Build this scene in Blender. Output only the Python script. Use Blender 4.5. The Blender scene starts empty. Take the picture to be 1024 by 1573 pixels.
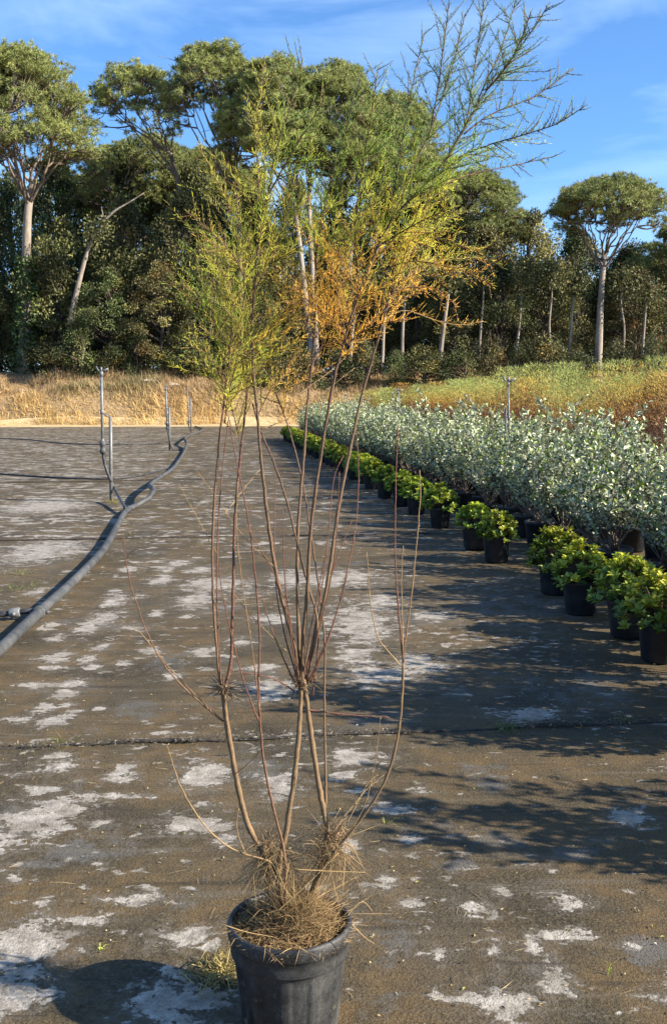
import bpy, math
import numpy as np
from mathutils import Vector

# ------------------------------------------------------------------ camera, sky, sun, exposure
sc = bpy.context.scene
COL = sc.collection
rad = math.radians
H = 1.5            # eye height
PITCH = rad(6.4)   # looking slightly down
F = 1573.0         # focal length in photo pixels (photo 1024 x 1573)

cam_d = bpy.data.cameras.new("camera")
cam = bpy.data.objects.new("camera", cam_d)
COL.objects.link(cam)
cam.location = (0, 0, H)
cam.rotation_euler = (math.pi / 2 - PITCH, 0, 0)
cam_d.sensor_fit = 'VERTICAL'
cam_d.sensor_height = 36.0
cam_d.lens = 36.0
cam_d.clip_start = 0.05
cam_d.clip_end = 3000
sc.camera = cam

SUN_EL = rad(29.0)
SUN_AZ = np.array([0.960, -0.28]); SUN_AZ /= np.linalg.norm(SUN_AZ)
SDIR = Vector((SUN_AZ[0] * math.cos(SUN_EL), SUN_AZ[1] * math.cos(SUN_EL), math.sin(SUN_EL)))

w = bpy.data.worlds.new("World"); sc.world = w; w.use_nodes = True
nt = w.node_tree; nt.nodes.clear()
wo = nt.nodes.new('ShaderNodeOutputWorld')
bg = nt.nodes.new('ShaderNodeBackground')
sky = nt.nodes.new('ShaderNodeTexSky'); sky.sky_type = 'NISHITA'; sky.sun_disc = False
sky.sun_elevation = SUN_EL
sky.sun_rotation = math.atan2(SUN_AZ[0], SUN_AZ[1])
sky.altitude = 50; sky.air_density = 1.0; sky.dust_density = 0.2; sky.ozone_density = 8.0
bg.inputs['Strength'].default_value = 0.088
tc = nt.nodes.new('ShaderNodeTexCoord')
mp = nt.nodes.new('ShaderNodeMapping'); mp.inputs['Scale'].default_value = (1.6, 1.0, 6.5); mp.inputs['Rotation'].default_value = (0, rad(-14), 0)
nz = nt.nodes.new('ShaderNodeTexNoise'); nz.inputs['Scale'].default_value = 2.3; nz.inputs['Detail'].default_value = 8; nz.inputs['Roughness'].default_value = 0.55
nz.inputs['Distortion'].default_value = 0.6
rp = nt.nodes.new('ShaderNodeMapRange'); rp.inputs['From Min'].default_value = 0.42; rp.inputs['From Max'].default_value = 0.80
rp.inputs['To Max'].default_value = 0.50
mx = nt.nodes.new('ShaderNodeMix'); mx.data_type = 'RGBA'
mx.inputs['B'].default_value = (4.0, 5.4, 7.0, 1)
nt.links.new(tc.outputs['Generated'], mp.inputs['Vector']); nt.links.new(mp.outputs[0], nz.inputs['Vector'])
nt.links.new(nz.outputs['Fac'], rp.inputs['Value']); nt.links.new(rp.outputs[0], mx.inputs['Factor'])
hsv = nt.nodes.new('ShaderNodeHueSaturation'); hsv.inputs['Saturation'].default_value = 1.03
nt.links.new(sky.outputs[0], hsv.inputs['Color']); nt.links.new(hsv.outputs[0], mx.inputs['A']); nt.links.new(mx.outputs['Result'], bg.inputs['Color'])
nt.links.new(bg.outputs[0], wo.inputs[0])

sun_d = bpy.data.lights.new("sun", 'SUN'); sun_d.energy = 5.0; sun_d.angle = rad(0.5); sun_d.color = (1.0, 0.90, 0.76)
sun = bpy.data.objects.new("sun", sun_d); COL.objects.link(sun)
sun.rotation_euler = SDIR.to_track_quat('Z', 'Y').to_euler()
sun.location = (20, -5, 20)

sc.view_settings.view_transform = 'Standard'
sc.view_settings.look = 'None'
sc.view_settings.gamma = 1.0
sc.view_settings.use_curve_mapping = False
sc.view_settings.exposure = 1.50
sc.cycles.max_bounces = 6
sc.cycles.transparent_max_bounces = 4

# ------------------------------------------------------------------ helpers
RNG = np.random.default_rng(7)
CP, SP = math.cos(PITCH), math.sin(PITCH)

def ray(px, py):
    cx = (px - 512.0) / F; cy = (786.5 - py) / F
    return np.array([cx, CP + cy * SP, -SP + cy * CP])

def P(px, py, Y):          # point of the sight line at depth Y
    d = ray(px, py); return np.array([0, 0, H]) + d * (Y / d[1])

def G(px, py, z=0.0):      # point of the sight line on the ground
    d = ray(px, py); return np.array([0, 0, H]) + d * ((z - H) / d[2])

def norm(v):
    return v / np.maximum(np.linalg.norm(v, axis=-1, keepdims=True), 1e-9)

def smooth(a, b, x):
    t = np.clip((x - a) / (b - a), 0, 1); return t * t * (3 - 2 * t)

def vnoise(x, y, s=1.0, seed=0):
    """cheap smooth 2-D value noise in numpy"""
    x = np.asarray(x) * s; y = np.asarray(y) * s
    xi = np.floor(x).astype(np.int64); yi = np.floor(y).astype(np.int64)
    fx = x - xi; fy = y - yi; fx = fx * fx * (3 - 2 * fx); fy = fy * fy * (3 - 2 * fy)
    def h(a, b):
        n = (a * 374761393 + b * 668265263 + seed * 144665) & 0xffffffff
        n = ((n ^ (n >> 13)) * 1274126177) & 0xffffffff
        return ((n ^ (n >> 16)) & 0xffff) / 65535.0
    return (h(xi, yi) * (1 - fx) + h(xi + 1, yi) * fx) * (1 - fy) + (h(xi, yi + 1) * (1 - fx) + h(xi + 1, yi + 1) * fx) * fy

class MB:
    """collects triangles (with one tint value and one colour per vertex) for one mesh"""
    def __init__(s): s.v = []; s.t = []; s.a = []; s.n = 0
    def add(s, v, t, a=0.5):
        v = np.asarray(v, float).reshape(-1, 3); t = np.asarray(t, np.int64).reshape(-1, 3)
        a = np.asarray(a, float)
        if a.ndim == 0: a = np.full((len(v), 3), float(a))
        elif a.ndim == 1 and len(a) == len(v): a = np.repeat(a[:, None], 3, 1)
        elif a.ndim == 1: a = np.tile(a, (len(v), 1))
        s.v.append(v); s.t.append(t + s.n); s.a.append(a); s.n += len(v)
    def mesh(s, name, mat, smooth_shade=True, origin=(0, 0, 0)):
        me = bpy.data.meshes.new(name)
        v = np.concatenate(s.v) - np.asarray(origin, float); t = np.concatenate(s.t); a = np.concatenate(s.a)
        me.vertices.add(len(v)); me.vertices.foreach_set('co', v.astype(np.float32).ravel())
        me.loops.add(t.size); me.loops.foreach_set('vertex_index', t.astype(np.int32).ravel())
        me.polygons.add(len(t)); me.polygons.foreach_set('loop_start', np.arange(0, t.size, 3, dtype=np.int32))
        me.polygons.foreach_set('use_smooth', np.full(len(t), smooth_shade))
        at = me.attributes.new('tint', 'FLOAT_COLOR', 'POINT')
        c = np.ones((len(v), 4), np.float32); c[:, :3] = a
        at.data.foreach_set('color', c.ravel())
        me.materials.append(mat)
        me.update(calc_edges=True); me.validate()
        return me
    def obj(s, name, mat, parent=None, origin=(0, 0, 0), smooth_shade=True):
        o = bpy.data.objects.new(name, s.mesh(name, mat, smooth_shade, origin)); COL.objects.link(o)
        if parent is not None: o.parent = parent
        else: o.location = origin
        return o

def resample(pts, n):
    pts = np.asarray(pts, float)
    # Catmull-Rom through the points, then even spacing
    q = np.vstack([2 * pts[0] - pts[1], pts, 2 * pts[-1] - pts[-2]])
    out = []
    for i in range(1, len(q) - 2):
        t = np.linspace(0, 1, 8, endpoint=False)[:, None]
        p0, p1, p2, p3 = q[i - 1], q[i], q[i + 1], q[i + 2]
        out.append(0.5 * (2 * p1 + (p2 - p0) * t + (2 * p0 - 5 * p1 + 4 * p2 - p3) * t ** 2 + (3 * p1 - p0 - 3 * p2 + p3) * t ** 3))
    out.append(pts[-1:]); c = np.concatenate(out)
    L = np.r_[0, np.cumsum(np.linalg.norm(np.diff(c, axis=0), axis=1))]
    s = np.linspace(0, L[-1], n)
    return np.stack([np.interp(s, L, c[:, k]) for k in range(3)], 1)

def tube(mb, pts, r, sides=6, a=0.5, cap=True):
    pts = np.asarray(pts, float); n = len(pts)
    r = np.broadcast_to(np.asarray(r, float), (n,))
    T = norm(np.gradient(pts, axis=0))
    ref = np.array([0, 0, 1.0]) if abs(T[0][2]) < 0.9 else np.array([1.0, 0, 0])
    U = norm(np.cross(T, ref)); 
    for i in range(1, n):                      # keep the frame from flipping
        u = U[i - 1] - T[i] * np.dot(U[i - 1], T[i]); U[i] = u / max(np.linalg.norm(u), 1e-9)
    V = np.cross(T, U)
    ang = np.linspace(0, 2 * np.pi, sides, endpoint=False)
    ring = pts[:, None] + r[:, None, None] * (np.cos(ang)[None, :, None] * U[:, None] + np.sin(ang)[None, :, None] * V[:, None])
    v = ring.reshape(-1, 3)
    i = np.arange(n - 1)[:, None] * sides; j = np.arange(sides)[None]; k = (j + 1) % sides
    A = i + j; B = i + k; C = A + sides; D = B + sides
    t = np.concatenate([np.stack([A, B, D], -1).reshape(-1, 3), np.stack([A, D, C], -1).reshape(-1, 3)])
    if cap:
        v = np.vstack([v, pts[0], pts[-1]]); m = n * sides
        j = np.arange(sides); k = (j + 1) % sides
        t = np.concatenate([t, np.stack([k, j, np.full(sides, m)], 1), np.stack([(n - 1) * sides + j, (n - 1) * sides + k, np.full(sides, m + 1)], 1)])
    mb.add(v, t, a)

def lathe(mb, prof, sides=28, center=(0, 0, 0), a=0.5, mod=None):
    prof = np.asarray(prof, float); n = len(prof)
    ang = np.linspace(0, 2 * np.pi, sides, endpoint=False)
    R = np.repeat(prof[:, 0][:, None], sides, 1); Z = np.repeat(prof[:, 1][:, None], sides, 1)
    if mod is not None: R = mod(R, Z, ang[None, :])
    v = np.stack([R * np.cos(ang), R * np.sin(ang), Z], -1).reshape(-1, 3) + np.asarray(center)
    i = np.arange(n - 1)[:, None] * sides; j = np.arange(sides)[None]; k = (j + 1) % sides
    A = i + j; B = i + k; C = A + sides; D = B + sides
    mb.add(v, np.concatenate([np.stack([A, B, D], -1).reshape(-1, 3), np.stack([A, D, C], -1).reshape(-1, 3)]), a)

def twigs(mb, p0, d, L, r, col, bend=None):
    """many small tapered three-sided twigs at once"""
    n = len(p0); d = norm(d)
    ref = norm(RNG.normal(size=(n, 3))); U = norm(np.cross(d, ref)); V = np.cross(d, U)
    L = np.broadcast_to(L, (n,))[:, None]; r = np.broadcast_to(r, (n,))[:, None]
    mid = p0 + d * L * 0.5; tip = p0 + d * L
    if bend is not None: mid = mid + bend * L * 0.10; tip = tip + bend * L * 0.34
    vs = []
    for c, f in ((p0, 0.8), (mid, 1.0)):
        for kk in range(3):
            an = kk * 2.0944; vs.append(c + r * f * (math.cos(an) * U + math.sin(an) * V))
    vs.append(tip)
    v = np.stack(vs, 1).reshape(-1, 3)
    f = []
    for kk in range(3):
        l = (kk + 1) % 3
        f += [[kk, l, 3 + l], [kk, 3 + l, 3 + kk], [3 + kk, 3 + l, 6]]
    t = (np.arange(n)[:, None, None] * 7 + np.array(f)[None]).reshape(-1, 3)
    mb.add(v, t, np.repeat(np.asarray(col), 7, 0))

def blades(mb, p0, d, L, wd, col, bend=None):
    """flat narrow grass blades: base pair, mid pair, tip"""
    n = len(p0); d = norm(d); s = norm(np.cross(d, norm(RNG.normal(size=(n, 3)))))
    L = np.broadcast_to(L, (n,))[:, None]; wd = np.broadcast_to(wd, (n,))[:, None]
    b = RNG.normal(size=(n, 3)) * 0.2 if bend is None else bend
    mid = p0 + d * L * 0.55; tip = p0 + d * L + b * L
    v = np.stack([p0 - s * wd * .5, p0 + s * wd * .5, mid - s * wd * .4, mid + s * wd * .4, tip], 1).reshape(-1, 3)
    t = (np.arange(n)[:, None, None] * 5 + np.array([[0, 1, 3], [0, 3, 2], [2, 3, 4]])[None]).reshape(-1, 3)
    mb.add(v, t, np.repeat(np.asarray(col), 5, 0))

def leaves(mb, p, d, nrm, L, wd, col, six=False, fold=0.15):
    """leaf faces; six=True gives a rounder, folded six-point leaf"""
    n = len(p); d = norm(d); s = norm(np.cross(d, nrm)); u = np.cross(s, d)
    L = np.broadcast_to(L, (n,))[:, None]; wd = np.broadcast_to(wd, (n,))[:, None]
    if six:
        v = np.stack([p, p + d * L * .40 - s * wd * .42 + u * wd * fold, p + d * L * .78 - s * wd * .40 + u * wd * fold, p + d * L - u * L * .06,
                      p + d * L * .78 + s * wd * .40 + u * wd * fold, p + d * L * .40 + s * wd * .42 + u * wd * fold], 1)
        f = np.array([[0, 3, 1], [1, 3, 2], [0, 5, 3], [5, 4, 3]]); k = 6
    else:
        v = np.stack([p, p + d * L * .5 - s * wd * .5 + u * wd * fold, p + d * L, p + d * L * .5 + s * wd * .5 + u * wd * fold], 1)
        f = np.array([[0, 2, 1], [0, 3, 2]]); k = 4
    t = (np.arange(n)[:, None, None] * k + f[None]).reshape(-1, 3)
    mb.add(v.reshape(-1, 3), t, np.repeat(np.asarray(col), k, 0))

def grid_tris(nx, ny):
    i = np.arange(ny - 1)[:, None] * nx; j = np.arange(nx - 1)[None]
    A = (i + j).ravel(); B = A + 1; C = A + nx; D = C + 1
    return np.concatenate([np.stack([A, B, D], 1), np.stack([A, D, C], 1)])

def tag(o, label=None, cat=None, group=None, kind=None):
    if label: o['label'] = label
    if cat: o['category'] = cat
    if group: o['group'] = group
    if kind: o['kind'] = kind
    return o

def thing(name, label, cat, loc=(0, 0, 0), group=None, rz=0.0, scale=1.0):
    o = bpy.data.objects.new(name, None); COL.objects.link(o)
    o.empty_display_size = 0.1; o.location = loc; o.rotation_euler = (0, 0, rz)
    o.scale = scale if np.ndim(scale) else (scale,) * 3
    return tag(o, label, cat, group)

def child(name, me, parent):
    o = bpy.data.objects.new(name, me); COL.objects.link(o); o.parent = parent; return o

# ------------------------------------------------------------------ materials
class Mat:
    def __init__(s, name):
        s.m = bpy.data.materials.new(name); s.m.use_nodes = True
        s.t = s.m.node_tree; s.t.nodes.clear()
        s.out = s.t.nodes.new('ShaderNodeOutputMaterial')
    def n(s, ty, **kw):
        x = s.t.nodes.new(ty)
        for k, v in kw.items():
            if k.startswith('_'): setattr(x, k[1:], v)
            else: x.inputs[k.replace('__', ' ')].default_value = v
        return x
    def l(s, a, b): s.t.links.new(a, b)
    def pos(s, obj_space=False):
        if obj_space: return s.n('ShaderNodeTexCoord').outputs['Object']
        return s.n('ShaderNodeNewGeometry').outputs['Position']
    def noise(s, scale, detail=4, rough=0.55, vec=None, dist=0.0, sc=None):
        x = s.n('ShaderNodeTexNoise', Scale=scale, Detail=detail, Roughness=rough, Distortion=dist)
        v = vec if vec is not None else s.pos()
        if sc is not None:
            m = s.n('ShaderNodeMapping'); m.inputs['Scale'].default_value = sc; s.l(v, m.inputs[0]); v = m.outputs[0]
        s.l(v, x.inputs['Vector']); return x.outputs['Fac']
    def ramp(s, fac, stops):
        r = s.n('ShaderNodeValToRGB'); e = r.color_ramp.elements
        while len(e) < len(stops): e.new(0.5)
        for el, (p, c) in zip(e, stops): el.position = p; el.color = (*c, 1) if len(c) == 3 else c
        s.l(fac, r.inputs[0]); return r.outputs[0]
    def mapr(s, v, a, b, c=0.0, d=1.0, smoothstep=False):
        m = s.n('ShaderNodeMapRange'); 
        if smoothstep: m.interpolation_type = 'SMOOTHSTEP'
        m.inputs['From Min'].default_value = a; m.inputs['From Max'].default_value = b
        m.inputs['To Min'].default_value = c; m.inputs['To Max'].default_value = d
        s.l(v, m.inputs['Value']); return m.outputs[0]
    def math(s, op, a, b=None):
        m = s.n('ShaderNodeMath'); m.operation = op
        for i, q in enumerate((a, b)):
            if q is None: continue
            if isinstance(q, (int, float)): m.inputs[i].default_value = q
            else: s.l(q, m.inputs[i])
        return m.outputs[0]
    def mix(s, f, a, b, mode='MIX'):
        m = s.n('ShaderNodeMix'); m.data_type = 'RGBA'; m.blend_type = mode
        for k, q in (('Factor', f), ('A', a), ('B', b)):
            if isinstance(q, (int, float)): m.inputs[k].default_value = q
            elif isinstance(q, tuple): m.inputs[k].default_value = (*q, 1)
            else: s.l(q, m.inputs[k])
        return m.outputs['Result']
    def attr(s, name='tint'):
        return s.n('ShaderNodeAttribute', _attribute_name=name).outputs['Color']
    def finish(s, col, rough=0.8, bump=None, bstr=0.3, bdist=0.01, trans=0.0, tcol=None, spec=0.3):
        p = s.n('ShaderNodeBsdfPrincipled'); p.inputs['Specular IOR Level'].default_value = spec
        if isinstance(col, tuple): p.inputs['Base Color'].default_value = (*col, 1)
        else: s.l(col, p.inputs['Base Color'])
        if isinstance(rough, (int, float)): p.inputs['Roughness'].default_value = rough
        else: s.l(rough, p.inputs['Roughness'])
        if bump is not None:
            b = s.n('ShaderNodeBump', Strength=bstr, Distance=bdist); s.l(bump, b.inputs['Height']); s.l(b.outputs[0], p.inputs['Normal'])
        sh = p.outputs[0]
        if trans > 0:
            tr = s.n('ShaderNodeBsdfTranslucent'); 
            c = tcol if tcol is not None else col
            if isinstance(c, tuple): tr.inputs['Color'].default_value = (*c, 1)
            else: s.l(c, tr.inputs['Color'])
            ms = s.n('ShaderNodeMixShader'); ms.inputs[0].default_value = trans
            s.l(sh, ms.inputs[1]); s.l(tr.outputs[0], ms.inputs[2]); sh = ms.outputs[0]
        s.l(sh, s.out.inputs['Surface']); return s.m

def attr_leaf(name, trans=0.25, rough=0.6, gain=1.0, spec=0.3, vary=0.0):
    M = Mat(name); c = M.attr()
    if vary > 0:
        oi = M.n('ShaderNodeObjectInfo').outputs['Random']
        hs = M.n('ShaderNodeHueSaturation')
        M.l(M.mapr(oi, 0, 1, 0.5 - vary * 0.012, 0.5 + vary * 0.012), hs.inputs['Hue'])
        M.l(M.mapr(oi, 0, 1, 1 - vary * .25, 1 + vary * .25), hs.inputs['Value']); M.l(c, hs.inputs['Color']); c = hs.outputs[0]
    return M.finish(c, rough, trans=trans, spec=spec)

m_pine = attr_leaf('pine_needles', 0.20, 0.6)
m_leaf = attr_leaf('broad_leaves', 0.22, 0.55, vary=1.0)
m_ivy = attr_leaf('ivy_leaves', 0.2, 0.45)
m_tam = attr_leaf('tamarisk_twigs', 0.48, 0.6)
m_feather = attr_leaf('feathery_twigs', 0.30, 0.7)
m_silver = attr_leaf('silver_leaves', 0.15, 0.5, spec=0.25)
m_lime = attr_leaf('lime_leaves', 0.28, 0.4, spec=0.4, vary=1.0)
m_straw = attr_leaf('straw', 0.20, 0.7)
m_litter = attr_leaf('litter', 0.1, 0.8)

def mk_bark(name, lo, hi, scale):
    M = Mat(name); f = M.noise(scale, 6, 0.65, sc=(1, 1, 0.25)); g = M.noise(scale * 5, 3)
    c = M.ramp(f, [(0.3, lo), (0.7, hi)])
    return M.finish(c, 0.9, bump=M.math('ADD', f, g), bstr=0.7, bdist=0.05, spec=0.1)
m_bark = mk_bark('pine_bark', (0.085, 0.065, 0.05), (0.26, 0.205, 0.165), 3.0)
m_bark_pale = mk_bark('pale_bark', (0.13, 0.105, 0.08), (0.36, 0.31, 0.255), 3.0)
m_bark_dark = mk_bark('dark_bark', (0.05, 0.04, 0.03), (0.16, 0.125, 0.10), 3.0)

M = Mat('tamarisk_bark')      # red brown shoots with pale lenticel rings, the colour per vertex
f = M.noise(60, 4, 0.6); g = M.noise(420, 2, sc=(0.4, 0.4, 1.6))
c = M.mix(M.mapr(g, .54, .68, 0, .8), M.attr(), (0.27, 0.18, 0.10))
c = M.mix(M.mapr(f, .35, .7, 0, .55), c, (0.07, 0.038, 0.026))
m_stem = M.finish(c, 0.65, bump=M.math('ADD', f, g), bstr=0.5, bdist=0.002, spec=0.3)

M = Mat('black_pot_plastic')
f = M.noise(9, 6, 0.65); g = M.noise(160, 3, 0.7); s2 = M.noise(14, 4, 0.6, sc=(3, 3, 0.35))
d = M.math('MULTIPLY', M.mapr(f, .35, .75), M.mapr(g, .35, .7, .35, 1))
c = M.mix(M.math('MULTIPLY', d, 0.9), (0.010, 0.011, 0.012), (0.11, 0.108, 0.10))
mud = M.noise(26, 7, .75)
c = M.mix(M.mapr(mud, .58, .66, 0, .55), c, (0.15, 0.125, 0.09))
c = M.mix(M.mapr(s2, .60, .72, 0, .45), c, (0.13, 0.125, 0.115))
m_pot = M.finish(c, M.mapr(f, .3, .7, .38, .7), bump=g, bstr=0.15, bdist=0.002, spec=0.35)

M = Mat('nursery_pot_plastic')
f = M.noise(10, 4)
m_pot2 = M.finish(M.mix(M.mapr(f, .4, .75, 0, .6), (0.010, 0.012, 0.016), (0.05, 0.05, 0.05)), 0.5, spec=0.4)

M = Mat('potting_soil')
f = M.noise(40, 6, 0.7); g = M.noise(150, 4, .7)
m_soil = M.finish(M.ramp(f, [(.3, (.03, .02, .014)), (.55, (.10, .055, .03)), (.75, (.22, .12, .06))]), 0.95, bump=g, bstr=1.0, bdist=0.012, spec=.05)

M = Mat('dusty_pipe')
f = M.noise(4, 6, 0.65); g = M.noise(45, 4, 0.7)
c = M.mix(M.mapr(f, .35, .7), (0.028, 0.031, 0.034), (0.095, 0.097, 0.097))
c = M.mix(M.mapr(g, .55, .7, 0, .6), c, (0.15, 0.14, 0.12))
m_pipe = M.finish(c, 0.62, bump=g, bstr=.3, bdist=.004, spec=.25)
M = Mat('black_hose'); m_hose = M.finish(M.mix(M.mapr(M.noise(12, 4), .4, .7), (0.02, 0.022, 0.025), (0.08, 0.08, 0.08)), 0.5)
M = Mat('galvanised'); f = M.noise(25, 5, .7)
m_galv = M.finish(M.ramp(f, [(.3, (.09, .092, .09)), (.7, (.19, .192, .19))]), 0.45, spec=.5)
M = Mat('stone'); f = M.noise(5, 6)
m_stone = M.finish(M.ramp(f, [(.3, (.3, .26, .2)), (.7, (.55, .5, .42))]), 0.9, bump=f, bstr=.6, bdist=.05)

# woven ground cover: grey fabric under a film of dried brown silt which has flaked off in patches
M = Mat('silted_ground_cover')
pos = M.pos()
patch = M.n('ShaderNodeSeparateColor'); M.l(M.attr('tint'), patch.inputs[0])
pf = patch.outputs[0]; pdim = patch.outputs[1]; pfar = patch.outputs[2]
n1 = M.noise(9.5, 8, 0.68, pos, dist=.5, sc=(.8, 1.15, 1)); n2 = M.noise(48, 6, 0.75, pos); n3 = M.noise(0.9, 3, 0.5, pos)
fld = M.math('ADD', pf, M.math('MULTIPLY', M.math('SUBTRACT', n1, 0.5), 3.4))
fld = M.math('ADD', fld, M.math('MULTIPLY', M.math('SUBTRACT', n2, 0.5), 1.8))
traced = M.mapr(fld, 0.02, 0.16)
ns = M.noise(5.2, 7, 0.64, pos, dist=0.35, sc=(0.70, 1.0, 1.0))
thr = M.math('ADD', ns, M.math('MULTIPLY', M.math('SUBTRACT', n3, 0.5), 0.25))
thr = M.math('ADD', thr, M.math('MULTIPLY', pfar, 0.105))
rnd = M.mapr(thr, 0.632, 0.680)
tiny = M.mapr(M.math('ADD', M.noise(13, 7, 0.66, pos, dist=.4, sc=(.75, 1.2, 1)), M.math('MULTIPLY', M.math('SUBTRACT', n3, .5), .35)), 0.598, 0.650)
mask = M.math('MAXIMUM', M.math('MAXIMUM', traced, rnd), M.math('MULTIPLY', tiny, 0.85))
# silt colour
sf = M.noise(1.3, 6, 0.6, pos); sg = M.noise(7, 6, 0.7, pos); sh = M.noise(110, 3, 0.75, pos)
silt = M.ramp(sf, [(.36, (.013, .011, .007)), (.44, (.048, .036, .017)), (.53, (.112, .071, .028)), (.60, (.062, .046, .021)), (.68, (.019, .016, .010))])
silt = M.mix(M.mapr(sg, .42, .62, 0, .75), silt, (.036, .031, .019), 'MIX')
silt = M.mix(M.mapr(M.noise(.55, 5, .6, pos), .52, .66, 0, .6), silt, (.058, .053, .042))
silt = M.mix(M.mapr(sh, .42, .68, .0, .75), silt, (.128, .098, .054))
silt = M.mix(M.mapr(M.noise(210, 2, .7, pos), .54, .66, 0, .8), silt, (.020, .016, .012))
silt = M.mix(M.mapr(M.noise(75, 4, .75, pos), .60, .70, 0, .5), silt, (.17, .145, .105))
# worn blue grey fabric haze between
dm = M.mapr(M.math('ADD', M.math('SUBTRACT', pdim, .62), M.math('MULTIPLY', M.math('SUBTRACT', M.noise(5.5, 8, .72, pos, dist=.4), .5), 6.0)), 0, .5)
dm = M.math('MAXIMUM', M.math('MULTIPLY', dm, M.mapr(pdim, 0, .5)), M.mapr(M.noise(1.7, 8, .70, pos, dist=.3), .56, .63, 0, .85))
silt = M.mix(M.math('MULTIPLY', dm, M.mapr(sh, .35, .6, .45, 1)), silt, (.100, .095, .084))
bare = M.ramp(M.noise(16, 7, .75, pos), [(.32, (.13, .115, .092)), (.48, (.29, .262, .215)), (.66, (.48, .445, .385))])
bare = M.mix(M.mapr(M.noise(130, 4, .75, pos), .46, .66, 0, .7), bare, (.17, .145, .115))
bare = M.mix(M.mapr(M.noise(5, 5, .7, pos), .50, .62, 0, .55), bare, (.15, .125, .090))
weave = M.n('ShaderNodeTexWave', Scale=60.0, Distortion=0.4); M.l(pos, weave.inputs['Vector'])
halo = M.math('MULTIPLY', M.mapr(fld, -.75, .0), M.mapr(M.noise(21, 6, .75, pos), .44, .60, 0, .55))
silt = M.mix(halo, silt, (.165, .145, .115))
scr = M.noise(2.6, 5, .7, pos, dist=.2, sc=(.35, 5.5, 1))          # faint drag lines left by sheet and water
silt = M.mix(M.mapr(scr, .56, .66, 0, .45), silt, (.120, .105, .080))
silt = M.mix(M.mapr(scr, .42, .34, 0, .5), silt, (.020, .017, .012))
col = M.mix(mask, silt, bare)
edge = M.math('MULTIPLY', M.mapr(fld, -0.10, 0.0), M.mapr(fld, 0.03, 0.0))
col = M.mix(M.math('MULTIPLY', edge, .45), col, (.05, .040, .028))
hgt = M.math('ADD', M.math('MULTIPLY', M.math('SUBTRACT', 1.0, mask), 0.35), M.math('MULTIPLY', sh, 0.8))
hgt = M.math('ADD', hgt, M.math('MULTIPLY', sg, 0.8))
m_tarp = M.finish(col, M.mapr(mask, 0, 1, .80, .55), bump=hgt, bstr=0.8, bdist=0.010, spec=0.22)

M = Mat('tarp_edge'); f = M.noise(30, 5)
m_seam = M.finish(M.ramp(f, [(.35, (.014, .014, .014)), (.62, (.05, .042, .032)), (.8, (.16, .14, .12))]), 0.8, bump=f, bstr=.6, bdist=.01)

M = Mat('dry_earth'); f = M.noise(0.35, 6, .6); g = M.noise(3.0, 6, .7)
c = M.ramp(f, [(.3, (.20, .13, .07)), (.55, (.34, .24, .13)), (.75, (.26, .17, .10))])
c = M.mix(M.mapr(g, .35, .7, 0, .6), c, (.13, .09, .05))
m_earth = M.finish(c, .95, bump=g, bstr=.9, bdist=.15, spec=.05)
M = Mat('sandy_track'); g = M.noise(2.0, 6, .65)
m_track = M.finish(M.ramp(g, [(.3, (.34, .25, .13)), (.7, (.50, .38, .21))]), .95, bump=g, bstr=.4, bdist=.05, spec=.05)

# ------------------------------------------------------------------ setting: ground, tarp, track
RD = np.array([-0.119, 0.993]); RP = np.array([0.993, 0.119])      # along and across the nursery bed
def along(x, y): return x * RD[0] + y * RD[1]
def across(x, y): return x * RP[0] + y * RP[1]
EDGE = 53.5

def terrain_z(x, y):
    v = along(x, y)
    b = smooth(EDGE + 1.2, EDGE + 4.2, v) * (2.0 + 0.9 * (vnoise(x, y, .22, 3) - .5) + 0.55 * (vnoise(x, y, .7, 4) - .5))
    b += smooth(EDGE + 4, EDGE + 9, v) * 1.0
    b += smooth(EDGE + 1, EDGE + 4, v) * 0.22 * (vnoise(x, y, 1.7, 5) - .5)
    return b

def build_ground():
    xs = np.concatenate([np.linspace(-400, -45, 25)[:-1], np.linspace(-45, 45, 181), np.linspace(45, 400, 25)[1:]])
    ys = np.concatenate([np.linspace(-300, 48, 18)[:-1], np.linspace(48, 72, 73), np.linspace(72, 1200, 20)[1:]])
    X, Y = np.meshgrid(xs, ys); Z = terrain_z(X, Y) - 0.03
    mb = MB(); mb.add(np.stack([X, Y, Z], -1).reshape(-1, 3), grid_tris(len(xs), len(ys)))
    tag(mb.obj('ground', m_earth), kind='structure', label='dry earth rising into a low bank behind the nursery bed')
build_ground()

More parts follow.
